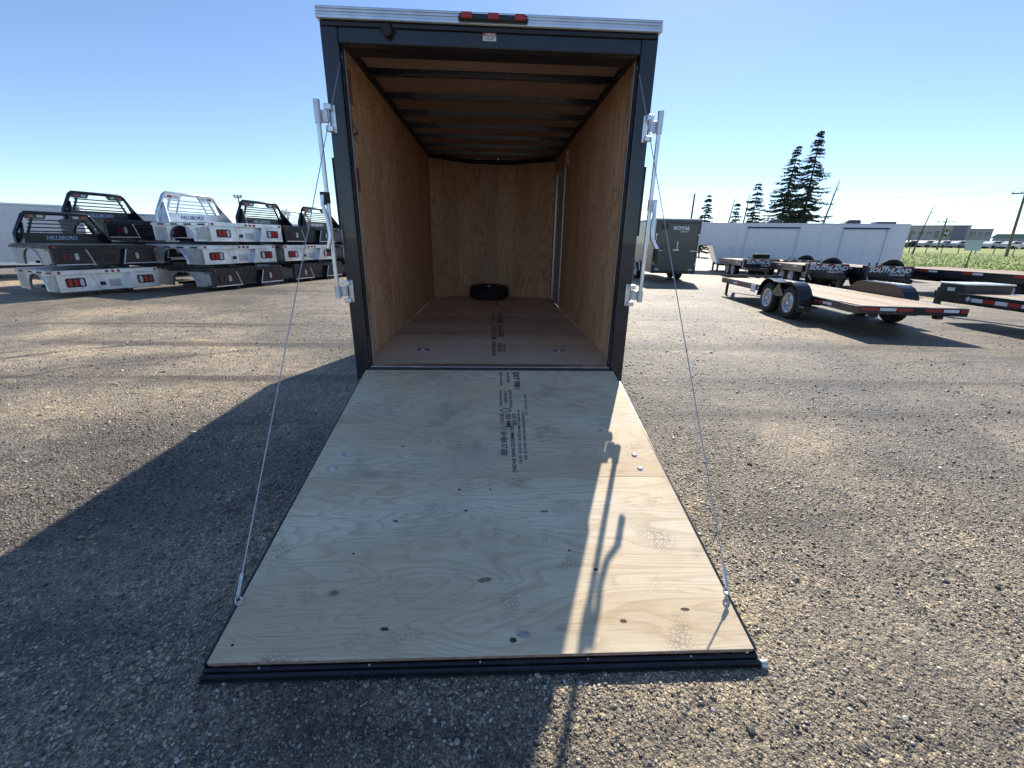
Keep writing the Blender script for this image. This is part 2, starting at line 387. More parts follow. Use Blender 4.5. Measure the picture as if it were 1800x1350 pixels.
sheet('path', 33, 86, [92.0, 93.6], gravel_path, 0.10, 60)
def make_tufts():
    v = []; f = []
    for i in range(15000):
        az = random.uniform(38, 60); r = 42.0+ (random.random()**1.6)*44
        x, y = polar(az, r); z = ground_z(x, y)
        h = random.uniform(.06, .22); w = random.uniform(.02, .06); a = random.uniform(0, 6.28)
        dx, dy = math.cos(a)*w, math.sin(a)*w; lx, ly = random.uniform(-.1, .1), random.uniform(-.1, .1)
        o = len(v); v += [(x-dx, y-dy, z), (x+dx, y+dy, z), (x+lx, y+ly, z+h)]; f.append((o, o+1, o+2))
    m = plain('grass_blades', (0.28, 0.36, 0.10), 0.7, var=0.45, vscale=1.3)
    mb = MB(); mb.add(v, f); o = stuff(mb.build('grass', m)); tag(o, 'long green grass growing along the front of the field', 'grass')
make_tufts()

# loose stones lying on the yard (instances of three stone shapes)
def make_gravel():
    pts = []; scl = []; rot = []
    def scatter(n, x0, x1, y0, y1, s0, s1, keep):
        x = rng.uniform(x0, x1, n); y = rng.uniform(y0, y1, n)
        r = np.hypot(x, y+3.2); k = rng.random(n) < keep(r)
        x = x[k]; y = y[k]; r = r[k]
        # patchy density
        d = np.clip(0.60+0.42*np.sin(x*1.9+1.3*np.sin(y*1.1))*np.cos(y*1.6+0.8*np.sin(x*1.4))+.25*np.sin(x*4.7+y*3.1)*np.sin(y*5.3-x*1.7), .12, 1); k = rng.random(len(x)) < d
        x = x[k]; y = y[k]
        s = s0*(s1/s0)**(rng.random(len(x))**2.2)
        pts.append(np.stack([x, y, s*0.25], 1))
        scl.append(np.stack([s*rng.uniform(.8, 1.35, len(x)), s*rng.uniform(.7, 1.1, len(x)), s*rng.uniform(.45, .8, len(x))], 1))
        rot.append(np.stack([rng.normal(0, .3, len(x)), rng.normal(0, .3, len(x)), rng.uniform(0, 6.28, len(x))], 1))
    scatter(900000, -4.6, 4.6, -3.3, 2.6, .0018, .0066, lambda r: np.clip(1.25-r/4.2, 0, 1))
    scatter(260000, -9, 9, -3.2, 7.0, .0035, .0100, lambda r: np.clip(1.1-r/9.5, 0, 1)*.75)
    scatter(45000, -16, 16, -2.5, 16, .006, .017, lambda r: np.clip(1.05-r/18, 0, 1)*.6)
    P = np.concatenate(pts); S = np.concatenate(scl); Ro = np.concatenate(rot)
    me = bpy.data.meshes.new('gravel'); me.vertices.add(len(P)); me.vertices.foreach_set('co', P.astype(np.float32).ravel())
    a = me.attributes.new('stone_scale', 'FLOAT_VECTOR', 'POINT'); a.data.foreach_set('vector', S.astype(np.float32).ravel())
    a = me.attributes.new('stone_rot', 'FLOAT_VECTOR', 'POINT'); a.data.foreach_set('vector', Ro.astype(np.float32).ravel())
    me.update()
    o = obj('gravel', me); stuff(o); tag(o, 'loose grey and tan pebbles strewn over the yard', 'gravel')
    m, nt, b = newmat('pebbles')
    oi = N(nt, 'ShaderNodeObjectInfo')
    r = ramp(nt, oi.outputs['Random'], [(0.0, (0.04, 0.038, 0.036)), (0.35, (0.14, 0.124, 0.102)), (0.6, (0.27, 0.232, 0.18)), (0.82, (0.42, 0.35, 0.25)), (0.94, (0.55, 0.49, 0.40)), (1.0, (0.66, 0.62, 0.56))])
    nz = N(nt, 'ShaderNodeTexNoise', Scale=0.6, Detail=5.0, Roughness=0.6, Distortion=0.5); lk(nt, oi.outputs['Location'], nz.inputs['Vector'])
    pr = ramp(nt, nz.outputs['Fac'], [(0.34, (0.5, 0.5, 0.5)), (0.5, (0.98, 0.97, 0.95)), (0.66, (1.5, 1.42, 1.28))])
    pc = mixc(nt, 0.9, r.outputs['Color'], pr.outputs['Color'], 'MULTIPLY')
    lk(nt, pc, b.inputs['Base Color']); b.inputs['Roughness'].default_value = 0.42; b.inputs['Specular IOR Level'].default_value = 0.8
    me.materials.append(m)
    ng = bpy.data.node_groups.new('scatter_stones', 'GeometryNodeTree')
    ng.interface.new_socket('Geometry', in_out='INPUT', socket_type='NodeSocketGeometry'); ng.interface.new_socket('Geometry', in_out='OUTPUT', socket_type='NodeSocketGeometry')
    gi = ng.nodes.new('NodeGroupInput'); go = ng.nodes.new('NodeGroupOutput'); L = ng.links.new
    join = ng.nodes.new('GeometryNodeJoinGeometry')
    for k in range(3):
        ico = ng.nodes.new('GeometryNodeMeshIcoSphere'); ico.inputs['Subdivisions'].default_value = 2
        sp = ng.nodes.new('GeometryNodeSetPosition'); nz = ng.nodes.new('ShaderNodeTexNoise'); nz.noise_dimensions = '4D'
        nz.inputs['W'].default_value = k*5.3; nz.inputs['Scale'].default_value = 0.9; nz.inputs['Detail'].default_value = 1.0
        sub = ng.nodes.new('ShaderNodeVectorMath'); sub.operation = 'SUBTRACT'; sub.inputs[1].default_value = (.5, .5, .5)
        scn = ng.nodes.new('ShaderNodeVectorMath'); scn.operation = 'SCALE'; scn.inputs['Scale'].default_value = 1.15
        L(nz.outputs['Color'], sub.inputs[0]); L(sub.outputs[0], scn.inputs[0]); L(ico.outputs['Mesh'], sp.inputs['Geometry']); L(scn.outputs[0], sp.inputs['Offset'])
        sm = ng.nodes.new('GeometryNodeSetShadeSmooth'); sm.inputs['Shade Smooth'].default_value = (k == 0); L(sp.outputs['Geometry'], sm.inputs['Geometry'])
        mt = ng.nodes.new('GeometryNodeSetMaterial'); mt.inputs['Material'].default_value = m; L(sm.outputs['Geometry'], mt.inputs['Geometry'])
        g2i = ng.nodes.new('GeometryNodeGeometryToInstance'); L(mt.outputs['Geometry'], g2i.inputs[0]); L(g2i.outputs[0], join.inputs[0])
    iop = ng.nodes.new('GeometryNodeInstanceOnPoints'); iop.inputs['Pick Instance'].default_value = True
    ri = ng.nodes.new('FunctionNodeRandomValue'); ri.data_type = 'INT'
    for s in ri.inputs:
        if s.type == 'INT' and s.name == 'Min': s.default_value = 0
        if s.type == 'INT' and s.name == 'Max': s.default_value = 2
    na = ng.nodes.new('GeometryNodeInputNamedAttribute'); na.data_type = 'FLOAT_VECTOR'; na.inputs['Name'].default_value = 'stone_scale'
    nr = ng.nodes.new('GeometryNodeInputNamedAttribute'); nr.data_type = 'FLOAT_VECTOR'; nr.inputs['Name'].default_value = 'stone_rot'
    L(gi.outputs[0], iop.inputs['Points']); L(join.outputs[0], iop.inputs['Instance'])
    L([s for s in ri.outputs if s.type == 'INT'][0], iop.inputs['Instance Index'])
    L(na.outputs[0], iop.inputs['Scale']); L(nr.outputs[0], iop.inputs['Rotation']); L(iop.outputs[0], go.inputs[0])
    md = o.modifiers.new('stones', 'NODES'); md.node_group = ng
make_gravel()

# ------------------------------------------------------------------ shared wheel
def tyre_prof(r, w, rim):
    h = w/2
    return [(rim, -h*.75), (rim+.02, -h*.95), ((r+rim)/2, -h), (r-.035, -h*.93), (r-.012, -h*.80), (r, -h*.55), (r, h*.55), (r-.012, h*.80), (r-.035, h*.93), ((r+rim)/2, h), (rim+.02, h*.95), (rim, h*.75)]
WHEEL_ME = {}
def wheel(parent, loc, r=.34, w=.20, rim=.20, face=-1, rimmat=None, rot=None, name='wheel', holes=False):
    """tyre revolved round local X, dished rim with eight holes and hub facing 'face'"""
    key = (r, w, rim, face, rimmat)
    if key not in WHEEL_ME:
        t = MB().lathe(tyre_prof(r, w, rim), 32)
        for i in range(32):    # tread blocks
            a = 2*math.pi*i/32
            for k in (-1, 0, 1):
                M = Matrix.Rotation(a+k*.06, 4, 'X'); t.box(k*w*.24-w*.09, k*w*.24+w*.09, -.02, .02, r-.004, r+.006, M)
        d = MB(); f = face; h = w/2
        d.lathe([(rim+.004, f*h*.80), (rim+.012, f*h*.92), (rim-.012, f*h*.86), (rim-.03, f*h*.35), (rim*.80, f*h*.30), (rim*.62, f*h*.42), (rim*.36, f*h*.42), (rim*.33, f*h*.62), (0.0, f*h*.64)], 32)
        d.lathe([(rim+.004, -f*h*.8), (rim-.02, -f*h*.5), (rim-.03, f*h*.3)], 32)
        hb = MB().cyl((f*h*.30, 0, rim*.72), (f*h*.405, 0, rim*.72), .019, n=8)
        lug = MB()
        for i in range(5):
            a = 2*math.pi*i/5; M = Matrix.Rotation(a, 4, 'X'); lug.cyl((f*h*.42, 0, rim*.46), (f*h*.52, 0, rim*.46), .011, n=6, M=M)
        lug.cyl((f*h*.6, 0, 0), (f*h*.95, 0, 0), .045, .038, n=12)
        WHEEL_ME[key] = (t.mesh('tyre', rubber), d.mesh('rim', rimmat or rim_m), hb.mesh('vent_hole', plastic), lug.mesh('hub', zinc))
    t, d, hb, lug = WHEEL_ME[key]
    o = obj(name, t, parent, loc, rot)
    rr = obj('rim', d, o); obj('hub', lug, o)
    if holes:
        for i in range(8): obj('vent_hole', hb, rr if parent is None else o, None, (2*math.pi*i/8+.2, 0, 0))
    return o

# ------------------------------------------------------------------ main enclosed trailer
HW, WI, WQ = 1.067, 0.957, 1.02
ZF, ZO, ZT, ZC, DEP = 0.51, 2.619, 2.73, 2.762, 4.30
T = thing('cargo_trailer', 'black enclosed cargo trailer with its rear ramp lowered to the gravel', 'trailer', (0, 0, 0))
for s in (-1, 1):
    a, b_ = sorted((s*WI, s*HW))
    MB().box(a, b_, 0.0, 0.075, 0.36, ZT-.001).build('rear_post', black, T, 0.014)
    # inner seal strip and pale plywood edge behind it
    a, b_ = sorted((s*(WI-.004), s*(WI+.02))); MB().box(a, b_, 0.0755, 0.10, ZF+.004, ZO-.004).build('jamb_seal', plastic, T)
for s in (-1, 1):
    a, b_ = sorted((s*(WI-.0075), s*(WI-.0042))); MB().box(a, b_, 0.084, 0.101, ZF+.005, ZO-.005).build('jamb_edge', alu, T)
MB().box(-WI-.0005, WI+.0005, 0.003, 0.072, ZO, ZT-.003).build('header', black, T, 0.008)
MB().box(-WI-.0005, WI+.0005, 0.073, 0.30, ZO+.03, ZT-.004).build('header_return', blackmatt, T)
MB().box(-HW+.01, HW-.01, -0.012, 0.0, ZT-.028, ZT-.004).build('weather_strip', plastic, T, .003)
tr = MB().box(-1.072, 1.072, -0.024, 0.09, ZT, 2.797)
tr.box(-1.073, 1.073, -0.034, -0.0242, ZT+.001, ZT+.020)
o = tr.build('roof_trim', alu, T, 0.003)
for z in (2.756, 2.772, 2.788):
    MB().box(-1.0725, 1.0725, -0.030, -0.0245, z-.006, z+.0035).build('trim_rib', alu, o, 0.0015)
# side skins, roof, nose
for s in (-1, 1):
    a, b_ = sorted((s*1.043, s*1.060)); MB().box(a, b_, 0.076, DEP, 0.42, ZT).build('side_skin', black, T)
MB().prism([(-1.06, DEP+.001), (-.40, 4.70), (.40, 4.70), (1.06, DEP+.001), (1.04, DEP+.001), (.385, 4.67), (-.385, 4.67), (-1.04, DEP+.001)][::-1], 0.42, ZT, 'z').build('nose_skin', black, T)
MB().prism([(-1.07, 0.091), (1.07, 0.091), (1.07, DEP), (.41, 4.71), (-.41, 4.71), (-1.07, DEP)], 2.775, 2.792, 'z').build('roof', alu, T)
fr = MB()
for s in (-1, 1): fr.box(s*.80-.03, s*.80+.03, .10, DEP, .36, .44)
for k in range(8): fr.box(-.77, .77, .3+k*.5, .34+k*.5, .37, .435)
fr.prism([(-.80, 4.25), (-.03, 5.7), (.03, 5.7), (-.70, 4.25)], .36, .43, 'z'); fr.prism([(.70, 4.25), (-.03, 5.7), (.03, 5.7), (.80, 4.25)], .365, .432, 'z')
fr.cyl((0, 5.6, .0), (0, 5.6, .75), .03)
fr.build('chassis', blackmatt, T)
for s in (-1, 1):
    wheel(T, (s*1.17, 2.05, .335), .335, .2, .19, s, rot=None)
    MB().tube([(s*1.17, 2.05+.42*math.cos(R(t)), .335+.42*math.sin(R(t))) for t in range(0, 181, 15)], .05, 6).build('fender', black, T)
MB().cyl((-1.08, 2.05, .335), (1.08, 2.05, .335), .03).build('axle', blackmatt, T)
# rear cross member, threshold, hinge
MB().box(-WI+.001, WI-.001, 0.002, 0.07, .36, ZF-.004).build('rear_crossmember', black, T, .004)
MB().box(-WI+.004, WI-.004, 0.004, 0.092, ZF-.003, ZF+.004).build('threshold_strip', alu, T, .0015)
MB().cyl((-WI, -.016, ZF-.012), (WI, -.016, ZF-.012), .010, n=10).build('hinge_tube', black, T)
# floor sheets
ys = [0.093, 1.20, 2.42, 3.64, 4.66]
for i in range(4):
    y0, y1 = ys[i]+.0015, ys[i+1]-.0015
    if i < 3: MB().box(-WQ, WQ, y0, y1, ZF-.02, ZF).build('floor_panel', ply_floor, T, .0015)
    else: MB().prism([(-WQ, y0), (WQ, y0), (WQ, DEP), (.37, y1), (-.37, y1), (-WQ, DEP)], ZF-.02, ZF, 'z').build('floor_panel', ply_floor, T)
# wall sheets
for y0, y1 in ((.076, .42), (.42, 1.64), (1.64, 2.86), (2.86, DEP)):
    MB().box(-WQ-.012, -WQ, y0+.001, y1-.001, ZF+.001, ZC-.03).build('wall_panel', ply_wall, T, .0012)
for y0, y1, z0, z1 in ((.076, .60, ZF+.001, ZC-.03), (.60, 1.82, ZF+.001, ZC-.03), (1.82, 3.23, ZF+.001, ZC-.03), (3.23, 4.08, 2.50, ZC-.03), (4.08, DEP, ZF+.001, ZC-.03)):
    MB().box(WQ, WQ+.012, y0+.001, y1-.001, z0, z1).build('wall_panel', ply_wall, T, .0012)
wscr = MB().cyl((-.0006, 0, 0), (.0012, 0, 0), .0055, n=7).mesh('screw', blackmatt)
for s in (-1, 1):
    for y in (.10, .40, .44, 1.03, 1.62, 1.66, 2.25, 2.84, 2.88, 3.16):
        for z in (.60, .95, 1.30, 1.66, 2.02, 2.36, 2.68):
            obj('screw', wscr, T, (s*WQ-(0.0003 if s > 0 else -.0003), y+random.uniform(-.012, .012)+(.18 if s > 0 and y < .5 else 0), z+random.uniform(-.03, .03)))
vp = plywood('red_heartwood', (0.36, 0.13, 0.07), (0.22, 0.06, 0.03), 'z', knots=0.0, ring=12)
for y0, y1, z0, z1 in ((.12, .415, 1.80, 1.97), (.26, .415, 2.38, 2.60)):
    MB().box(-WQ+.0001, -WQ+.0006, y0, y1, z0, z1).build('veneer_patch', vp, T)
# nose lining: three facets, the left one in narrow strips
def facet(p, q, z0, z1, mat, name, th=.012):
    p = Vector((*p, 0)); q = Vector((*q, 0)); d = (q-p).normalized(); n = Vector((-d.y, d.x, 0))
    MB().add([p+Vector((0, 0, z0)), q+Vector((0, 0, z0)), q+Vector((0, 0, z1)), p+Vector((0, 0, z1)), p+n*th+Vector((0, 0, z0)), q+n*th+Vector((0, 0, z0)), q+n*th+Vector((0, 0, z1)), p+n*th+Vector((0, 0, z1))],
             [(0, 1, 2, 3), (5, 4, 7, 6), (0, 4, 5, 1), (3, 2, 6, 7), (0, 3, 7, 4), (1, 5, 6, 2)]).build(name, mat, T)
A, B, C_, D_ = Vector((-WQ, DEP)), Vector((-.375, 4.655)), Vector((.375, 4.655)), Vector((WQ, DEP))
for t0, t1 in ((0, .30), (.304, .66), (.664, 1.0)): facet(A.lerp(B, t0), A.lerp(B, t1), ZF+.001, ZC+.012, ply_front, 'nose_panel')
for t0, t1 in ((0, .18), (.184, .62), (.624, 1.0)): facet(B.lerp(C_, t0), B.lerp(C_, t1), ZF+.001, ZC+.012, ply_front, 'nose_panel')
facet(C_, D_, ZF+.001, ZC+.012, ply_front, 'nose_panel')
MB().tube([(-WQ, DEP-.01, ZC-.035), (-.375, 4.64, ZC-.05), (0, 4.645, ZC-.052), (.375, 4.64, ZC-.05), (WQ, DEP-.01, ZC-.035)], .035, 8).build('nose_cove', blackmatt, T)
# ceiling lining and roof bows
by = [.40, .86, 1.44, 1.98, 2.50, 3.02, 3.56, 4.08]
ey = [.301]+by+[4.64]
for i in range(len(ey)-1):
    y0, y1 = ey[i], ey[i+1]
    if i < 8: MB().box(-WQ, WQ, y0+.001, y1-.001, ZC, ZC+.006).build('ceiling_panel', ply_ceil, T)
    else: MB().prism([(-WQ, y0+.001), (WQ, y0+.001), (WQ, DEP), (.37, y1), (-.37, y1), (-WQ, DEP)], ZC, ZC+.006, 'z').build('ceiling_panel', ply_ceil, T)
for y in by:
    mb = MB(); n = 10
    for i in range(n):
        x0 = -WQ+.03+i*(2*WQ-.06)/n; x1 = x0+(2*WQ-.06)/n
        q = lambda x: ZC-.052+.012*(1-(x/WQ)**2)
        mb.add([(x0, y-.02, q(x0)), (x1, y-.02, q(x1)), (x1, y+.02, q(x1)), (x0, y+.02, q(x0)), (x0, y-.03, ZC-.001), (x1, y-.03, ZC-.001), (x1, y+.03, ZC-.001), (x0, y+.03, ZC-.001)], [(0, 3, 2, 1), (0, 1, 5, 4), (2, 3, 7, 6)])
    mb.build('roof_bow', black, T)
for s in (-1, 1):
    a, b_ = sorted((s*(WQ-.028), s*(WQ+.0))); MB().box(a, b_, .31, DEP-.02, ZC-.055, ZC-.002).build('top_rail', blackmatt, T, .003)
# side door seen from inside
dj = MB()
dj.box(WQ-.012, WQ+.014, 3.232, 3.262, ZF+.03, 2.498); dj.box(WQ-.012, WQ+.014, 4.048, 4.078, ZF+.03, 2.498)
dj.box(WQ-.011, WQ+.014, 3.262, 4.048, 2.47, 2.498); dj.box(WQ-.011, WQ+.014, 3.262, 4.048, ZF+.03, ZF+.05)
dr = MB().box(WQ+.006, WQ+.02, 3.263, 4.047, ZF+.051, 2.469).build('side_door', bulk, T)
dj.build('door_frame', alu, dr, .002)
MB().tube([(WQ-.004, 3.02, 2.62), (WQ-.03, 3.02, 2.60), (WQ-.034, 3.02, 2.50), (WQ-.004, 3.02, 2.47)], .010, 6).build('door_hook', whitetrim, T)
MB().box(WQ-.006, WQ-.0003, 3.0, 3.04, 2.44, 2.64).build('hook_plate', whitetrim, T, .002)
# recessed tie-down rings in the floor
for s in (-1, 1):
    pan = MB().box(s*.626-.055, s*.626+.055, .50, .60, ZF+.0005, ZF+.004).build('tie_down', zinc, T, .001)
    MB().cyl((s*.626, .55, ZF+.0041), (s*.626, .55, ZF+.0046), .036, n=18).build('recess', plastic, pan)
    MB().tube([(s*.626+.026*math.cos(R(t)), .55+.026*math.sin(R(t)), ZF+.009) for t in range(0, 360, 24)], .005, 6, closed=True).build('ring', zinc, pan)
# header fittings
lb = MB().box(-.208, .222, -.060, -.035, 2.740, 2.776).build('light_bar', plain('green_black_plastic', (.012, .022, .02), .3), T, .008)
for x in (-.155, .008, .172):
    MB().box(x-.034, x+.034, -.072, -.0605, 2.745, 2.779).build('marker_lens', redlens, lb, .006)
for x in (-.203, .217): MB().cyl((x, -.0605, 2.762), (x, -.063, 2.762), .004, n=8).build('screw', zinc, lb)
dl = MB().cyl((-.648, -.001, 2.695), (-.648, -.045, 2.680), .038, .030, n=20).build('load_light', plastic, T)
MB().cyl((-.648, -.0455, 2.6795), (-.648, -.047, 2.679), .024, n=16).build('lamp_glass', glass_d, dl)
for x in (-.690, -.606): MB().cyl((x, .002, 2.690), (x, -.006, 2.690), .005, n=8).build('screw', zinc, dl)
MB().prism([(-.70, 2.682), (-.648, 2.665), (-.596, 2.682), (-.596, 2.70), (-.70, 2.70)], -.006, .002, 'y').build('lamp_bracket', plastic, dl)
st = MB().box(-.058, .025, .0002, .0028, 2.660, 2.702).build('warning_sticker', sticker_m, T)
MB().box(-.057, .024, -.0006, .0001, 2.688, 2.701).build('red_band', tape_r, st)
obj('lettering', text_mesh('WARNING', .0125, txt_w, bold=.02), st, (-.012, -.0009, 2.6945), (R(90), 0, 0))
obj('lettering', text_mesh('DO NOT RIDE', .0105, ink, bold=.02), st, (-.017, -.0004, 2.680), (R(90), 0, 0))
obj('lettering', text_mesh('IN TRAILER', .0105, ink, bold=.02), st, (-.017, -.0004, 2.669), (R(90), 0, 0))
# slim tail lamps on the outer side of the posts
for s in (-1, 1):
    a, b_ = sorted((s*1.0675, s*1.083)); MB().box(a, b_, .012, .06, 1.52, 1.98).build('tail_lamp', plastic, T, .006)
# lock bars
def lock_bar(s):
    X, Y = s*1.107, -.08
    bar = MB().cyl((X, Y, 1.075), (X, Y, 2.27), .0145, n=14).build('lock_bar', alu, T)
    for z, zz in ((2.20, 1), (1.095, -1)):
        br = MB()
        a, b_ = sorted((s*1.018, s*1.052)); br.box(a, b_, -.0105, -.0005, z-.082, z+.082)
        for dz in (.062, -.062):
            a, b_ = sorted((s*1.030, s*1.078)); br.box(a, b_, -.050, -.0108, z+dz-.017, z+dz+.017)
        br.build('bracket', alu, bar, .004)
        cam_ = MB(); a, b_ = sorted((s*1.052, s*1.100)); cam_.box(a, b_, -.066, -.030, z-.030, z+.038)
        cam_.cyl((X, Y, z-.042), (X, Y, z+.09 if zz > 0 else z+.045), .020, n=14); cam_.build('cam', zinc, bar, .003)
        for dz in (.066, -.066): MB().cyl((s*1.035, -.011, z+dz), (s*1.035, -.016, z+dz), .006, n=8).build('bolt', zinc, bar)
    h0 = 1.735
    col = MB().cyl((X, Y, h0-.05), (X, Y, h0+.02), .019, n=14); a, b_ = sorted((X-s*.002, X+s*.036)); col.box(a, b_, Y-.03, Y-.006, h0-.06, h0+.02)
    col.build('handle_clamp', plastic if s < 0 else zinc, bar)
    if s > 0: path = [(X+.02, Y-.03, h0), (X+.024, Y-.035, h0-.08), (X+.012, Y-.05, h0-.16), (X+.020, Y-.06, h0-.24), (X+.055, Y-.07, h0-.30), (X+.060, Y-.07, h0-.40)]
    else: path = [(X-.02, Y-.03, h0), (X-.024, Y-.035, h0-.06), (X+.004, Y-.045, h0-.16), (X+.010, Y-.05, h0-.26), (X-.010, Y-.055, h0-.34), (X-.016, Y-.055, h0-.36)]
    hp = MB()
    for i in range(len(path)-1):
        p, q = Vector(path[i]), Vector(path[i+1]); hp.tube([p, q], [.013, .013], 4)
    MB().tube(path, [.014, .014, .014, .015, .015, .012], 6).build('handle', alu, bar)
    MB().tube([path[-2], path[-1]], .0175, 8).build('grip', plastic, bar)
for s in (-1, 1): lock_bar(s)

# ramp door
LS = 2.116; RA = math.asin(.4355/LS)
rd = MB()
for s in (-1, 1):
    a, b_ = sorted((s*.9785, s*.992)); rd.box(a, b_, -LS-.002, -.004, -.052, -.003)
for k in range(6): rd.box(-.9783, .9783, -.10-k*.39-.03, -.10-k*.39+.03, -.050, -.0185)
rd.box(-.9783, .9783, -.035, -.004, -.048, -.0185)
RD = rd.build('ramp_door', black, T, .0025, (0, -.03, .498), (RA, 0, 0))
for y0, y1 in ((-.006, -1.2085), (-1.2105, -LS)):
    MB().box(-.977, .977, y1, y0, -.0175, 0).build('ramp_panel', ply_ramp, RD, .001)
MB().box(-.976, .976, -LS-.0006, -LS-.0001, -.0172, -.001).build('plywood_edge', edge_ply, RD)
e = MB().box(-.992, .992, -LS-.018, -LS-.003, -.052, -.020).build('end_channel', black, RD, .003)
MB().box(-.998, .998, -LS-.036, -LS-.0185, -.053, -.028).build('end_lip', black, e, .006)
MB().box(-1.0, 1.0, -LS-.041, -LS-.0365, -.053, -.046).build('rubber_flap', rubber, e)
for x in (-.80, -.42, -.03, .36, .74): MB().cyl((x, -LS-.011, -.0201), (x, -LS-.011, -.0170), .004, n=8).build('screw', zinc, e)
MB().cyl((.998, -LS-.03, -.045), (1.022, -LS-.03, -.045), .016, n=12).build('roller', zinc, e)
def ramp_pt(x, wy): return (x, -(-.03-wy)/math.cos(RA), 0)
for x, y in ((-.851, -1.026), (-.856, -1.14), (.848, -1.038), (.847, -1.151)):
    p = ramp_pt(x, y)
    MB().lathe([(.017, .0), (.016, .002), (.008, .005), (0, .006)], 14, Matrix.Translation((p[0], p[1], .0003)) @ Matrix.Rotation(R(-90), 4, 'Y')).build('carriage_bolt', zinc, RD)
scr = MB().cyl((0, 0, -.001), (0, 0, .0009), .0052, n=8).mesh('screw', plastic)
for row in range(6):
    yy = -.10-row*.39
    for x in (-.90, -.62, -.31, -.02, .33, .61, .89):
        if random.random() < .33: obj('screw', scr, RD, (x+random.uniform(-.03, .03), yy+random.uniform(-.03, .03), 0))
# knots and stains standing where the photograph shows them: thin ovals in the veneer
knot_m = plain('knot', (.075, .045, .028), .7, var=.5, vscale=90)
stain_m = plain('olive_stain', (.24, .21, .12), .8, var=.3, vscale=30)
def oval(w, h, z, n=16):
    mb = MB(); mb.add([(w*math.cos(2*math.pi*i/n)*(1+.22*math.sin(3*i)), h*math.sin(2*math.pi*i/n)*(1+.2*math.cos(2.3*i)), z) for i in range(n)], [tuple(range(n))]); return mb
for k, (x, wy, w, h, m) in enumerate([(-.39, -2.00, .016, .007, knot_m), (.09, -2.05, .013, .010, knot_m), (.52, -1.99, .013, .008, knot_m), (.78, -1.95, .018, .007, knot_m), (-.02, -1.81, .030, .011, stain_m),
        (.27, -1.45, .020, .007, stain_m), (-.12, -1.44, .010, .006, knot_m), (-.45, -1.50, .012, .006, knot_m), (.46, -1.77, .010, .007, knot_m), (.13, -2.03, .026, .014, plain('violet_stain', (.40, .36, .36), .8, var=.3, vscale=40)), (-.52, -.95, .010, .005, knot_m), (.70, -.80, .011, .006, knot_m), (-.62, -.22, .011, .005, knot_m), (-.16, -1.30, .010, .006, knot_m)]):
    p = ramp_pt(x, wy); oval(w, h, 0).build('knot' if m is knot_m else 'stain', m, RD, loc=(p[0], p[1], .0004), rot=(0, 0, random.uniform(-.3, .3)))
# mill stamps, reading down the ramp
def stamp(body, size, x, y, mat=ink, z=.0006, sx=1.0, par=None, align='LEFT', bold=.022, rz=-90, sp=1.0):
    obj('mill_stamp', text_mesh(body, size, mat, bold=bold, align=align, sx=sx, space=sp), par or RD, (x, y, z), (0, 0, R(rz)))
stamp('EXT FIR', .060, .190, -.035, sx=1.1, bold=.04); stamp('PS 1', .038, .195, -.245, sx=.8)
stamp('BP CERTIFIED', .028, .128, -.035); stamp('MADE IN CANADA', .024, .075, -.035)
stamp('SIZED FOR SPACING', .026, .137, -.30, sx=1.0); stamp('EXPOSURE 1', .030, .102, -.32); stamp('BONDED EXTERIOR', .024, .068, -.30)
stamp('CSP 1070', .034, .152, -.60); stamp('18.5 MM', .043, .114, -.60, bold=.02); stamp('DF PLY', .034, .072, -.60)
stamp('RECOMMENDED PANEL SPACING', .031, .134, -.74, sx=.92, bold=.02); stamp('24 NBR 07 GBE', .050, .080, -.80, sx=.70, bold=.02)
stamp('BP CERTIFIED 18.5MM EXPOSURE 1 BOND PS 1-09 PLY', .024, .185, -.56, ink_f, sx=.95, rz=-91.5); stamp('CANADA GRADE SHEATHING SPAN CSP 1070', .025, .216, -.58, ink_f, sx=.95, rz=-91.5)
stamp('EXT 24/16 MILL 18.5', .022, .245, -.36, ink_f, sx=1.4, rz=-91.5)
for y, x0, x1 in ((-.03, .150, .215), (-.285, .150, .215), (-.715, .05, .165)):
    MB().box(x0, x1, y-.003, y, .0003, .0007).build('stamp_rule', ink, RD)
MB().tube([(.10+.036*math.cos(R(t)), -.565+.020*math.sin(R(t)), .0005) for t in range(0, 360, 20)], .003, 4, closed=True).build('stamp_ring', ink, RD)
for t, sz, x, y, m in (('BP CERTIFIED', .075, .06, 3.75, ink_f), ('CSP 1070 18.5MM', .10, .10, 2.55, ink_f), ('EXPOSURE 1 BOND', .07, .01, 2.55, ink), ('PS 1-09 DF PLY 18.5 MM', .085, .02, 1.75, ink_f), ('CANADA GRADE EXT', .075, .10, 1.75, ink_f), ('RECOMMENDED PANEL SPACING', .045, .02, .92, ink), ('24 NBR 07 GBE', .06, .075, .85, ink), ('SHEATHING SPAN 24/16', .034, .118, .80, ink_f)):
    stamp(t, sz, x, y, m, ZF+.0006, .85, T)
# mill stamps on the side walls
obj('mill_stamp', text_mesh('(A)', .09, ink_f, bold=.02), T, (-WQ+.0006, .33, 1.00), (R(90), 0, R(90)))
obj('mill_stamp', text_mesh('RZ', .13, ink_f, bold=.03), T, (-WQ+.0006, .38, 2.22), (R(90), R(30), R(90)))
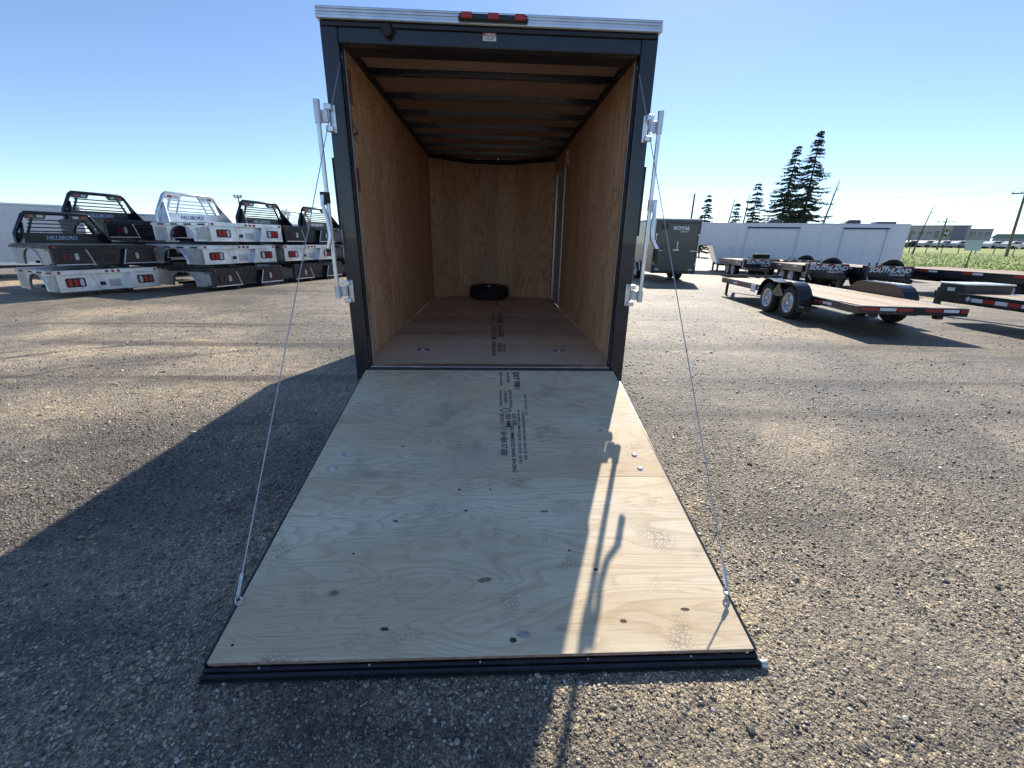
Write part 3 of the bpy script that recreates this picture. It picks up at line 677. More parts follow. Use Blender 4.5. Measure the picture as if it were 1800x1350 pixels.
# support cables and eye bolts
for s in (-1, 1):
    p0 = Vector((s*.962, .035, 2.553)); p1 = Vector((s*.972, -1.895, .145))
    cb = MB().tube([p0, p0.lerp(p1, .5)-Vector((0, 0, .004)), p1], .0026, 6).build('cable', cable_m, T)
    d = (p0-p1).normalized()
    MB().tube([p1+d*.005, p1+d*.085], [.0075, .006], 8).build('ferrule', zinc, cb)
    ring = MB().tube([p1+Vector((0, 0, -.018))+Vector((.012*math.cos(R(t)), .006*math.sin(R(t)), .014*math.sin(R(t)))) for t in range(0, 360, 24)], .0038, 6, closed=True); ring.build('eye_bolt', zinc, cb)
    MB().cyl((p1.x, p1.y-.004, .1035), (p1.x, p1.y-.002, .122), .006, n=8).build('bolt_shank', zinc, cb)
    MB().cyl(p0+Vector((0, 0, .004)), p0+Vector((s*.02, .02, .03)), .012, n=8).build('cable_anchor', zinc, T)

# spare tyre on the trailer floor
sp = thing('spare_tyre', 'black spare tyre lying flat on the plywood floor inside the trailer', 'tyre', (-.054, 4.22, ZF))
wheel(sp, (0, 0, .115), .33, .225, .19, 1, plastic, (0, R(-90), 0))

# ------------------------------------------------------------------ stacked truck beds
BW, BL, BH = 2.36, 2.15, .50
def arch_skirt(x0, x1, mat, parent, name='side_skirt'):
    cy, rx, rz = 1.10, .46, .40
    pts = [(0.02, 0), (cy-rx, 0)] + [(cy-rx*math.cos(R(t)), rz*math.sin(R(t))) for t in range(12, 169, 12)] + [(cy+rx, 0), (BL, 0), (BL, BH-.10), (.02, BH-.10)]
    mb = MB().prism(pts, x0, x1, 'x'); o = mb.build(name, mat, parent)
    xs = x0-.006 if x0 < BW/2 else x1+.006
    MB().tube([(xs, cy-(rx+.015)*math.cos(R(t)), (rz+.015)*math.sin(R(t))) for t in range(0, 181, 12)], .022, 6).build('arch_trim', mat, o)
    for y0, y1 in ((.10, cy-rx-.08), (cy+rx+.08, BL-.06)):
        a, b_ = (x0-.008, x0-.0005) if x0 < BW/2 else (x1+.0005, x1+.008)
        dr = MB().box(a, b_, y0, y1, .05, BH-.14).build('toolbox_door', galvd if mat is not black else black, o, .006)
        a2, b2 = (a-.016, a-.0005) if x0 < BW/2 else (b_+.0005, b_+.016)
        MB().box(a2, b2, y1-.14, y1-.04, .20, .25).build('latch', zinc, dr, .003)
    return o
def rounded(w, h, r, n=4):
    pts = []
    for cx, cz, a0 in ((w/2-r, h/2-r, 0), (-w/2+r, h/2-r, 90), (-w/2+r, -h/2+r, 180), (w/2-r, -h/2+r, 270)):
        for i in range(n+1):
            a = R(a0+90*i/n); pts.append((cx+r*math.cos(a), cz+r*math.sin(a)))
    return pts
def truck_bed(label, loc, ang, rear_mat, side_mat, rack=None, rack_mat=None, text=None, text_mat=None, slats=4, on=True, sill=.094, group='truck beds stacked in the yard', scl=None):
    b = thing('truck_bed', label, 'truck bed', loc, R(ang), group)
    if scl: b.scale = scl
    dk = MB().box(.03, BW-.03, .03, BL, BH-.055, BH-.004); dk.build('deck', blackmatt if rear_mat is black else galvd, b)
    # rear: two lamp boxes flaring to the bottom, a recessed centre, a top beam
    tb = MB().box(0, BW, -.005, .09, BH-.105, BH).build('rear_beam', rear_mat, b, .006)
    lw, rw = .72, .72
    for s in (0, 1):
        poly = [(0, 0), (lw+.13, 0), (lw, BH-.106), (0, BH-.106)]
        if s: poly = [(BW-x, z) for x, z in poly][::-1]
        bx = MB().prism(poly, .0, .30, 'y').build('lamp_box', rear_mat, b, .006)
        cx = .36 if not s else BW-.36
        pan = MB().prism([(cx+x, .215+z) for x, z in rounded(.42, .21, .04)], -.008, -.0005, 'y').build('lamp_bezel', plastic if rear_mat is not black else blackmatt, bx)
        for k in range(3):
            lens = ((redlens_d, redlens_d, galvd) if rear_mat is black else (redlens, redlens, clearlens))[k if not s else 2-k]  # black beds take the lens colours darkened as if in shadow
            MB().prism([(cx-.125+k*.125+x, .215+z) for x, z in rounded(.085, .165, .035)], -.018, -.0085, 'y').build('lamp_lens', lens, pan)
        MB().box(*( (.03, lw+.10) if not s else (BW-lw-.10, BW-.03)), -.02, -.0005, .012, .032).build('bumper_strip', whitetrim if rear_mat is black else rear_mat, bx, .003)
        mx = .07 if not s else BW-.07
        MB().cyl((mx, -.005, BH-.05), (mx, -.02, BH-.05), .032, n=14).build('marker_lamp', redlens, tb)
        edge = MB().tube([(lw if not s else BW-lw, -.002, BH-.11), (lw+.13 if not s else BW-lw-.13, -.002, .0)], .016, 6).build('edge_trim', zinc if rear_mat is black else rear_mat, bx)
    cp = MB().prism([(lw+.132, 0), (BW-lw-.132, 0), (BW-lw-.002, BH-.107), (lw+.002, BH-.107)], .12, .16, 'y').build('rear_panel', rear_mat, b)
    MB().box(BW/2-.04, BW/2+.24, .112, .1195, .07, .24).build('plate_recess', galvd if rear_mat is not black else blackmatt, cp, .004)
    MB().box(BW/2-.25, BW/2-.13, .105, .1195, .11, .20).build('receiver', plastic, cp, .004)
    for k in (-1, 0, 1): MB().cyl((BW/2+.05+k*.14, -.0055, BH-.05), (BW/2+.05+k*.14, -.02, BH-.05), .033, n=12).build('marker_lamp', redlens if rear_mat is not black else plastic, tb)
    arch_skirt(.0, .04, side_mat, b); arch_skirt(BW-.04, BW, side_mat, b)
    for x0, x1 in ((-.025, .0), (BW, BW+.025)):
        rr = MB().box(x0, x1, .02, BL+.02, BH-.10, BH-.03).build('rub_rail', side_mat if rear_mat is not black else rear_mat, b, .004)
        xx = (x0-.004, x0-.0005) if x0 < 0 else (x1+.0005, x1+.004)
        for k in range(4): MB().box(*xx, .15+k*.5, .40+k*.5, BH-.085, BH-.045).build('stake_pocket', plastic, rr)
    si = MB()
    for x in (.72, BW-.80): si.box(x, x+.08, .05, BL+.10, -sill, -.002)
    for k in range(3): si.box(.30, BW-.30, .25+k*.75, .32+k*.75, -.001, .06)
    si.build('sill', blackmatt, b)
    if rack:
        m = rack_mat; y = BL-.06; z0 = BH
        rk = MB(); h = .78; bw, tw = 1.02, .73; c = BW/2
        rk.box(c-bw, c+bw, y-.02, y+.02, z0, z0+.27)
        rk.tube([(c-bw-.01, y, z0), (c-bw, y, z0+.24), (c-tw-.02, y, z0+h-.06), (c-tw+.05, y, z0+h), (c+tw-.05, y, z0+h), (c+tw+.02, y, z0+h-.06), (c+bw, y, z0+.24), (c+bw+.01, y, z0)], .048, 6)
        ro = rk.build('headache_rack', m, b)
        for s in (-1, 1):
            MB().prism([(c+s*q, z) for q, z in ((tw-.02, z0+h-.02), (tw-.02, z0+h-.15), (tw-.42, z0+h-.15), (tw-.50, z0+h-.02))][::s], y-.03, y+.03, 'y').build('lamp_panel', m, ro)
            for k in range(2):
                MB().prism([(c+s*(tw-.14-k*.19)+x, z0+h-.085+z) for x, z in rounded(.145, .062, .03)], y-.042, y-.0305, 'y').build('lamp_lens', (redlens, clearlens)[k], ro)
            MB().tube([(c+s*(tw-.16), y, z0+h-.13), (c+s*(bw-.28), y, z0+.26)], .030, 6).build('upright', m, ro)
            if text == 'braced': MB().tube([(c+s*(tw-.42), y, z0+h-.13), (c+s*(bw-.55), y, z0+.26)], .024, 6).build('upright', m, ro)
            MB().add([(c+s*bw, y+.03, z0), (c+s*bw, y-.42, z0), (c+s*(tw+.10), y-.10, z0+h-.25), (c+s*(tw+.10), y+.03, z0+h-.25), (c+s*(bw-.02), y+.03, z0), (c+s*(bw-.02), y-.42, z0), (c+s*(tw+.08), y-.10, z0+h-.25), (c+s*(tw+.08), y+.03, z0+h-.25)],
                     [(0, 1, 2, 3), (7, 6, 5, 4), (0, 4, 5, 1), (1, 5, 6, 2), (2, 6, 7, 3), (3, 7, 4, 0)]).build('side_brace', m, ro)
        for k in range(slats):
            z = z0+.31+k*(h-.49)/max(1, slats-1); wd = bw-.24-(z-z0-.26)*.34
            MB().box(c-wd, c+wd, y-.016, y+.016, z-.017, z+.017).build('slat', m, ro, .004)
        obj('lettering', text_mesh('HILLSBORO', .135, text_mat, shear=.3, bold=.03, sx=1.0), ro, (c-.05, y-.0215, z0+.14), (R(90), 0, 0))
    return b
AA = 63.0; BA = 70.0; ASC = (.865, .95, 1.0)
# front left pair
truck_bed('grey aluminium truck bed on the gravel at the bottom of the leftmost stack', (-10.05, 7.16, .12), AA, galv, galv, scl=ASC)
truck_bed('black truck bed with a lettered black rack, resting on the leftmost grey bed', (-10.03, 7.20, .725), AA, black, galvd, True, black, None, txt_s, scl=(.865, .95, .93))
# stack behind, only its top bed and rack seen above the front pair
w_ = (math.cos(R(68)), math.sin(R(68)))
truck_bed('black truck bed low in the stack behind the leftmost stack', (-11.05, 9.95, .12), 68, black, black)
truck_bed('black truck bed in the middle of the stack behind the leftmost stack', (-11.05, 9.95, .73), 68, black, black)
truck_bed('black truck bed with the highest black headache rack at the far left', (-11.0, 10.0, 1.34), 68, black, black, True, black, None, txt_s, scl=(.93, 1, 1))
# second stack
truck_bed('black and grey truck bed at the bottom of the stack with the silver headache rack', (-7.60, 8.85, .10), BA, black, galvd)
truck_bed('silver aluminium truck bed in the middle of the stack with the silver headache rack', (-7.68, 8.78, .705), BA, galv, galv)
truck_bed('silver truck bed on top of its stack, silver rack with blue lettering', (-7.52, 9.02, 1.30), BA, galv, galv, True, galv, 'braced', txt_b, 4)
# third stack
truck_bed('black truck bed at the bottom of the stack left of the trailer door post', (-6.62, 11.55, .10), BA, black, galvd)
truck_bed('silver truck bed in the middle of the stack left of the trailer door post', (-6.72, 11.25, .705), BA, galv, galvd)
truck_bed('black truck bed with a black rack topping the stack left of the door post', (-6.68, 11.40, 1.30), BA, black, black, True, black, None, txt_w, 5)
# fourth stack, half hidden by the post
truck_bed('dark truck bed at the bottom of the stack half hidden by the trailer door post', (-5.75, 14.15, .10), BA, black, galvd)
truck_bed('dusty grey truck bed amid the stack half hidden by the trailer door post', (-5.80, 14.10, .705), BA, galvd, galvd)
truck_bed('dusty truck bed with a black rack topping the stack half hidden by the post', (-5.80, 14.10, 1.30), BA, galvd, galvd, True, black, None, txt_w, 5)
truck_bed('small silver headache rack on a truck bed behind the half hidden stack', (-7.9, 16.9, 1.30), BA, galvd, galvd, True, galv, 'braced', txt_b, 4)
truck_bed('grey truck bed under the small silver headache rack behind the half hidden stack', (-7.9, 16.9, .705), BA, black, galvd)
truck_bed('lowest black truck bed under the small silver headache rack behind the half hidden stack', (-7.9, 16.9, .10), BA, black, galvd)
# ------------------------------------------------------------------ far left box trailer
def box_trailer(name, label, loc, rz, L, W, z0, z1, mat, wheels_y, trim=alu, nose=0):
    t = thing(name, label, 'trailer', loc, rz)
    MB().box(-W/2, W/2, 0, L, z0, z1).build('body', mat, t, .03)
    MB().box(-W/2-.01, W/2+.01, -.01, L+.01, z1-.001, z1+.05).build('roof_edge', trim, t, .01)
    MB().box(-W/2-.008, W/2+.008, -.008, L+.008, z0-.05, z0+.06).build('bottom_rail', trim, t, .005)
    MB().box(-W/2+.25, W/2-.25, .1, L-.1, z0-.14, z0-.051).build('chassis', blackmatt, t)
    for y in wheels_y:
        for s in (-1, 1): wheel(t, (s*(W/2-.02), y, .335), .335, .2, .19, s)
    return t
lt = box_trailer('enclosed_trailer', 'pale blue white box trailer at the left edge behind the truck beds', (-14.9, 13.9, 0), R(126.9), 8.0, 2.2, .45, 2.28, white, (3.0, 3.85))
lt2 = box_trailer('enclosed_trailer', 'white lettered trailer end showing between the two nearest truck bed stacks', (-12.75, 14.35, 0), R(33), 5.0, 2.2, .5, 2.12, white, (2.0, 2.85))
obj('lettering', text_mesh('ROYAL', .22, txt_s, shear=.2, bold=.03), lt2, (.45, -.014, 1.82), (R(90), 0, 0))
obj('lettering', text_mesh('CARGO', .12, txt_s, bold=.02), lt2, (.55, -.014, 1.64), (R(90), 0, 0))

# ------------------------------------------------------------------ charcoal enclosed trailer on the right
ry = thing('enclosed_trailer', 'charcoal enclosed trailer with closed ramp door, right of the open trailer', 'trailer', (7.27, 14.0, 0), R(-2))
Wc, Lc = 1.78, 4.6
MB().box(-Wc/2, Wc/2, .05, Lc, .36, 2.36).build('body', black, ry, .02)
MB().prism([(-Wc/2+.01, Lc), (Wc/2-.01, Lc), (0, Lc+.8)], .36, 2.36, 'z').build('nose', black, ry)
MB().box(-Wc/2-.012, Wc/2+.012, .0, Lc+.05, 2.361, 2.42).build('roof_trim', whitetrim, ry, .008)
frm = MB()
for s in (-1, 1):
    a, b_ = sorted((s*.80, s*(Wc/2+.004))); frm.box(a, b_, -.02, .049, .34, 2.36)
frm.box(-.80, .80, -.019, .049, 2.24, 2.359); frm.box(-.80, .80, -.021, .049, .34, .44); frm.build('rear_frame', black, ry, .008)
door = MB().box(-.795, .795, -.030, -.022, .445, 2.235).build('ramp_door', olive, ry, .006)
MB().box(-.70, -.42, -.036, -.0305, 2.02, 2.20).build('vent', plastic, door, .004)
obj('lettering', text_mesh('ROYAL', .17, txt_w, shear=.15, bold=.05, sx=1.2), door, (.12, -.0312, 2.06), (R(90), 0, 0))
obj('lettering', text_mesh('CARGO', .09, txt_w, bold=.02), door, (.24, -.0312, 1.94), (R(90), 0, 0))
lat = MB().box(-.12, .12, -.05, -.0305, 1.22, 1.27).build('latch', zinc, door, .004)
MB().box(.01, .05, -.06, -.0305, 1.271, 1.58).build('latch_stem', zinc, lat, .004)
for s in (-1, 1):
    lb_ = MB().cyl((s*.85, -.055, .70), (s*.85, -.055, 1.85), .014, n=8).build('lock_bar', alu, ry)
    a, b_ = sorted((s*.55, s*.86)); MB().box(a, b_, -.062, -.04, 1.20, 1.235).build('handle', zinc, lb_, .004)
    for z in (.72, 1.82): a, b_ = sorted((s*.80, s*.865)); MB().box(a, b_, -.06, -.0215, z-.04, z+.04).build('bracket', zinc, lb_, .004)
    MB().box(*sorted((s*.60, s*.76)), -.034, -.0305, .47, .52).build('sticker', sticker_m, door)
    for y in (1.75, 2.62):
        wheel(ry, (s*(Wc/2+.02), y, .335), .335, .2, .19, s)
        MB().tube([(s*(Wc/2+.05), y+.40*math.cos(R(t)), .37+.40*math.sin(R(t))) for t in range(0, 181, 15)], .026, 6).build('fender_trim', whitetrim, ry)
MB().cyl((-.8, 1.75, .335), (.8, 1.75, .335), .04, n=8).build('axle', blackmatt, ry); MB().cyl((-.8, 2.62, .335), (.8, 2.62, .335), .04, n=8).build('axle', blackmatt, ry)

# ------------------------------------------------------------------ long white gooseneck trailer
gx = thing('gooseneck_trailer', 'long pale white gooseneck trailer parked behind the black flatbed trailers', 'trailer', (12.95, 21.35, 0), R(-19.5))
GW = 2.4
prof = [(0, .48), (8.62, .48), (8.62, 2.60), (-2.4, 2.60), (-2.4, 1.47), (-.42, 1.47)]
MB().prism(prof, 0, GW, 'y').build('body', white, gx, .02)
MB().box(-2.41, 8.64, -.012, GW+.012, 2.601, 2.65).build('roof_edge', white, gx, .008)
MB().tube([(8.62, -.015, .48), (0, -.015, .48), (-.42, -.015, 1.47), (-2.4, -.015, 1.47)], .04, 6).build('lower_trim', whitetrim, gx)
for k in range(13): MB().box(.25+k*.62, .50+k*.62, -.008, -.0005, .50, .53).build('vent_slot', navy, gx)
MB().box(.1, 8.5, .3, GW-.3, .34, .479).build('chassis', blackmatt, gx)
MB().box(.02, .12, .25, .35, 0.0, .48).build('landing_leg', blackmatt, gx); MB().box(.02, .12, GW-.35, GW-.25, 0.0, .48).build('landing_leg', blackmatt, gx)
for x in (5.2, 6.05, 6.9):
    for s in (0, 1): wheel(gx, (x, .12 if not s else GW-.12, .36), .36, .22, .20, -1 if not s else 1, rot=(0, 0, R(90)))
for x0, x1 in ((1.2, 3.75), (5.75, 7.75)):
    aw = MB().box(x0, x1, -.09, -.0005, 2.38, 2.45).build('awning', navy, gx, .01)
    for s, xx in ((-1, x0+.03), (1, x1-.03)):
        MB().tube([(xx, -.05, 2.38), (xx-.02, -.03, .62)], .028, 6).build('awning_arm', whitetrim, aw)
    MB().box(x0+.1, x1-.1, -.01, -.0005, 2.30, 2.33).build('rail', whitetrim, aw)
for k in range(9): MB().box(-.30+k*1.02 if k else -.62, (-.30+k*1.02 if k else -.62)+.012, -.004, -.0003, .53 if k else 1.52, 2.60).build('panel_seam', galvd, gx)
wd = MB().box(-1.35, -1.20, -.01, -.0005, 1.62, 2.20).build('window', glass_d, gx, .004)
MB().box(-1.56, -1.54, -.012, -.0005, 1.55, 2.32).build('corner_trim', whitetrim, gx); MB().box(-1.02, -.99, -.012, -.0005, 1.55, 2.32).build('corner_trim', whitetrim, gx)
MB().prism(rounded(.16, .14, .02), -.006, -.0005, 'y', Matrix.Translation((.55, 0, 1.30))).build('hatch', galvd, gx)
for x, l in ((2.6, .75), (6.3, .8), (7.8, .9)):
    MB().prism([(x-l/2, 2.651), (x+l/2, 2.651), (x+l/2-.05, 2.86), (x-l/2+.22, 2.86)] if l < .9 else [(x-l/2, 2.651), (x+l/2, 2.651), (x+l/2, 2.78), (x-l/2+.05, 2.78)], .6, 1.3, 'y').build('roof_unit', plain('roof_unit_%d' % int(x*10), (.06, .07, .10), .5), gx, .02)

# ------------------------------------------------------------------ flatbed trailers
def tapes(parent, x0, x1, y, z, step=.30, axis='x', start=0, h=.05, out=-1, gap=0):
    k = start; u = x0
    while u+step <= x1+.001:
        m = tape_r if k % 2 else tape_w
        if axis == 'x':
            a, b_ = sorted((y, y+out*.003)); MB().box(u+.004, u+step-.004, a, b_, z-h/2, z+h/2).build('reflective_tape', m, parent)
        else:
            a, b_ = sorted((y, y+out*.003)); MB().box(a, b_, u+.004, u+step-.004, z-h/2, z+h/2).build('reflective_tape', m, parent)
        u += step + (gap if k % 2 else 0); k += 1
# car hauler with planks
hl = thing('flatbed_trailer', 'low black tandem axle car trailer with pale plank deck and silver wheels', 'trailer', (6.30, 3.78, 0), R(-7.2))
HWd, HL, HZ = 1.74, 6.0, .53
fr = MB()
for x in (0, HWd-.06): fr.box(x, x+.06, .5, HL, HZ-.14, HZ-.0)
fr.box(.061, HWd-.061, HL-.06, HL-.001, HZ-.13, HZ+.0)
for k in range(9): fr.box(.061, HWd-.061, .8+k*.56, .86+k*.56, HZ-.12, HZ-.045)
fr.prism([(.25, HL), (HWd/2-.04, HL+1.3), (HWd/2+.04, HL+1.3), (.36, HL)][::-1], HZ-.13, HZ-.03, 'z'); fr.prism([(HWd-.36, HL), (HWd/2-.04, HL+1.3), (HWd/2+.04, HL+1.3), (HWd-.25, HL)][::-1], HZ-.135, HZ-.028, 'z')
ch = fr.build('chassis', black, hl, .004)
tl = MB().box(0, HWd, -.045, -.002, HZ-.135, HZ-.005); 
for x in (0, HWd-.06): tl.box(x, x+.06, 0, .499, HZ-.145, HZ-.012)
tl = tl.build('tail_frame', black, hl, .004)
MB().box(0.0, HWd, HL+.001, HL+.05, HZ+.02, HZ+.09).build('front_rail', black, hl, .004)
for x in (.3, 1.0, 1.55): MB().box(x, x+.05, HL+.002, HL+.045, HZ-.0, HZ+.0195).build('rail_post', black, hl)
n = 12; pw = (HWd-.13)/n
for k in range(n): MB().box(.063+k*pw+.002, .063+(k+1)*pw-.002, .004, HL-.063, HZ-.04, HZ+random.uniform(-.003, .003)).build('plank', deckwood, hl, .004)
for s in (0, 1):
    x0, x1 = ((-.27, -.005) if s == 0 else (HWd+.005, HWd+.27)); xo = x0 if s == 0 else x1
    # double-hump fender: skin follows two wheels with a dip between
    def top(t): return t
    ring = []
    cyA, cyB, rr_ = 2.62, 1.72, .43
    prof_ = [(cyB-rr_-.02, .20)] + [(cyB-rr_*math.cos(R(t)), .335+rr_*math.sin(R(t))) for t in range(0, 91, 15)]
    if s == 0: prof_ += [((cyA+cyB)/2-.22, .73), ((cyA+cyB)/2, .715), ((cyA+cyB)/2+.22, .73)]
    else: prof_ += [((cyA+cyB)/2, .765)]
    prof_ += [(cyA+rr_*math.cos(R(t)), .335+rr_*math.sin(R(t))) for t in range(90, -1, -15)]
    v = []; f = []
    for y, z in prof_: v += [(x0, y, z), (x1, y, z), (x0, y, z+.006), (x1, y, z+.006)]
    for i in range(len(prof_)-1):
        a = i*4; f += [(a, a+1, a+5, a+4), (a+2, a+6, a+7, a+3), (a, a+4, a+6, a+2), (a+1, a+3, a+7, a+5)]
    fm = MB(); fm.add(v, f, False); fo = fm.build('fender', black, hl)
    MB().tube([(xo, y, z) for y, z in prof_], .012, 6).build('fender_lip', black, fo)
    if s == 0:
        MB().prism([(cyA-.34, .60), (cyA-.17, .45), (cyA-.45, .42), (cyB+.17, .45), (cyB+.34, .60), ((cyA+cyB)/2, .712)][::-1], xo+.002, xo+.006, 'x').build('fender_skirt', black, fo)
    # inner wall of the fender beside the deck
    xi = -.004 if s == 0 else HWd+.001
    MB().prism([(y, max(z, HZ+.0)) for y, z in prof_], xi, xi+.004, 'x').build('fender_wall', plain('brown_fender_wall', (.085, .055, .035), .6, var=.3, dirt=((.2, .15, .1), .4)) if s else black, fo)  # right wall brown and lighter than the black left one
    MB().box(x0, x1, cyB-rr_-.22, cyB-rr_-.03, .30, .34).build('step', black, fo, .003)
    for y in (cyA, cyB): wheel(hl, (xo+(.115 if s == 0 else -.115), y, .335), .335, .205, .20, -1 if s == 0 else 1, holes=(s == 0))
for y in (2.62, 1.72): MB().cyl((-.1, y, .335), (HWd+.1, y, .335), .038, n=8).build('axle', blackmatt, hl)
tapes(ch, .70, 1.25, -.0005, HZ-.075, .27, 'y', 0, .05); tapes(ch, 4.6, 5.3, -.0005, HZ-.075, .28, 'y', 1, .05); tapes(ch, 3.35, 3.65, -.0005, HZ-.075, .28, 'y', 0, .05)
tapes(tl, .02, .30, -.0455, HZ-.05, .27, 'x', 1, .05); tapes(tl, .32, .95, -.0455, HZ-.05, .27, 'x', 0, .05); tapes(tl, 1.05, 1.33, -.0455, HZ-.05, .27, 'x', 1, .05); tapes(tl, 1.34, 1.60, -.0455, HZ-.05, .25, 'x', 0, .05); tapes(tl, 1.61, 1.735, -.0455, HZ-.05, .12, 'x', 1, .05)
MB().box(-.02, -.0005, 3.75, 4.0, HZ-.20, HZ-.02).build('battery_box', whitetrim, ch, .004)
MB().box(.20, .26, HL+.05, HL+.11, .0, HZ-.14).build('jack_leg', black, hl)
for x in (.25, 1.3): MB().box(x, x+.10, -.02, .10, .33, HZ-.14).build('ramp_bracket', blackmatt, hl, .01)
# deck-over trailers whose nameplates face the camera
def deckover(label, x, y, rz, L, W=2.3, zd=.86, plate=True, pw=1.35, spare='up', planks=True, wheels_=(2.6, 3.4), box=False, text='SOUTHLAND'):
    t = thing('flatbed_trailer', label, 'trailer', (x, y, 0), R(rz))
    fr = MB()
    for xx in (-W/2, W/2-.06): fr.box(xx, xx+.06, .25, L, zd-.24, zd)
    fr.box(-W/2+.061, W/2-.061, .25, .32, zd-.17, zd-.003); fr.box(-W/2+.061, W/2-.061, L-.07, L-.001, zd-.17, zd-.003)
    for k in range(int(L/.7)): fr.box(-W/2+.061, W/2-.061, .6+k*.7, .66+k*.7, zd-.15, zd-.05)
    for xx in (-.5, .42): fr.box(xx, xx+.08, .28, L-.2, zd-.42, zd-.171)
    ch = fr.build('chassis', black, t, .004)
    n = 10; p = (W-.13)/n
    for k in range(n): MB().box(-W/2+.063+k*p+.003, -W/2+.063+(k+1)*p-.003, .33, L-.08, zd-.045, zd+random.uniform(-.002, .004)).build('plank', deckwood, t)
    MB().prism([(-.55, .28), (-.05, -1.1), (.05, -1.1), (-.42, .28)], zd-.40, zd-.28, 'z').build('tongue', black, t); MB().prism([(.42, .28), (-.05, -1.1), (.05, -1.1), (.55, .28)], zd-.405, zd-.275, 'z').build('tongue', black, t)
    MB().box(-.05, .05, -.95, -.85, 0, zd-.15).build('jack', blackmatt, t)
    if plate:
        pl = MB().box(-pw/2, pw/2, -.02, .24, zd-.30, zd+.08).build('nameplate_box', black, t, .012)
        obj('lettering', text_mesh(text, .19, txt_w, shear=.25, bold=.035, sx=1.08), pl, (0, -.0215, zd-.07), (R(90), 0, 0))
        obj('lettering', text_mesh('TRAILERS', .105, txt_w, shear=.25, bold=.02, sx=1.1), pl, (.22, -.0215, zd-.20), (R(90), 0, 0))
        tapes(pl, -pw/2+.05, pw/2-.05, -.0205, zd+.045, .2, 'x', 0, .045)
        MB().tube([(-pw/2+.05, -.05, zd-.3), (-pw/2+.15, -.10, .35)], .018, 6).build('safety_chain', zinc, t)
    if spare == 'up':
        wheel(t, (.28, .42, zd-.08), .36, .22, .22, 1, plastic, rot=(0, 0, R(78)), name='spare_wheel')
    elif spare == 'flat':
        wheel(t, (.1, .45, zd+.19), .34, .21, .20, 1, rot=(0, R(-90), 0), name='spare_wheel')
    for yy in wheels_:
        for s in (-1, 1): wheel(t, (s*(W/2-.20), L*.55+yy-3.0, .37), .37, .23, .2, s)
    for s in (-1, 1): tapes(ch, .7, L-.3, s*(W/2+.0005), zd-.06, .28, 'y', 0, .06, s, .75)
    for q in (.55, .78): MB().box(W/2-.35-q, W/2-.31-q, .5, .54, zd, zd+.16).build('stake', black, t)
    return t
deckover('black flatbed trailer with the largest white nameplate and an upright spare wheel', 13.25, 10.7, -12, 4.0, 1.5, .83, True, 1.42)
deckover('black flatbed trailer with a nameplate just left of the largest nameplate', 11.9, 11.7, -12, 3.0, 1.45, .83, True, 1.32)
deckover('black flatbed trailer with a nameplate beneath the middle of the white gooseneck trailer', 13.7, 15.5, -12, 4.2, 1.5, .83, True, 1.42)
deckover('black flatbed trailer with a flat spare wheel, farthest left of the nameplate row', 11.9, 15.6, -12, 3.6, 1.5, .83, True, 1.45, 'flat')
deckover('long black flatbed trailer running out of the right edge above the nearest deck', 16.0, 4.4, 2, 8.0, 2.6, .84, False, 1.4, None)
deckover('flatbed trailer standing beneath the neck of the white gooseneck trailer', 11.6, 24.0, -8, 5.0, 2.2, .80, False, 1.4, None, wheels_=(.9, 1.7))
# nearest trailer at the right edge with a tool box
nt_ = thing('flatbed_trailer', 'black trailer with a tool box, cut off by the right edge of the picture', 'trailer', (9.65, 5.15, 0), R(180-3))
NZ = .62
m_ = MB(); m_.box(-.0, .07, .0, 6.0, NZ-.20, NZ); m_.box(-1.99, -1.92, .0, 6.0, NZ-.20, NZ); m_.box(-1.919, -.001, .0, .08, NZ-.2, NZ-.002)
for k in range(8): m_.box(-1.919, -.001, .5+k*.65, .56+k*.65, NZ-.15, NZ-.05)
c2 = m_.build('chassis', black, nt_, .005)
for k in range(10): MB().box(-1.915+k*.191+.003, -1.915+(k+1)*.191-.003, .083, 5.9, NZ-.045, NZ+random.uniform(-.002, .003)).build('plank', deckwood, nt_)
tb = MB().box(-1.05, -.05, -.55, -.02, NZ-.22, NZ+.16).build('tool_box', plastic, nt_, .01)
MB().box(-1.07, -.03, -.57, -.0, NZ+.161, NZ+.19).build('lid', galv, tb, .006)
MB().box(-.049, -.045, -.36, -.20, NZ+.02, NZ+.09).build('sticker', sticker_m, tb)
MB().box(.0, .02, .05, .16, NZ-.11, NZ-.05).build('side_marker', amber, c2, .004)
tapes(c2, .30, 2.8, .0705, NZ-.10, .22, 'y', 0, .07, 1); MB().cyl((.0701, .24, NZ-.09), (.078, .24, NZ-.09), .045, n=16).build('round_reflector', clearlens, c2)
MB().prism([(-1.6, .0), (-1.0, -1.5), (-.9, -1.5), (-1.45, .0)][::-1], NZ-.2, NZ-.08, 'z').build('tongue', black, nt_)
for yy in (2.6, 3.45):
    for x in (.20, -2.12): wheel(nt_, (x, yy, .335), .335, .205, .2, 1 if x > 0 else -1)
MB().box(-1.0, -.9, -1.45, -1.35, 0, NZ).build('jack', blackmatt, nt_)

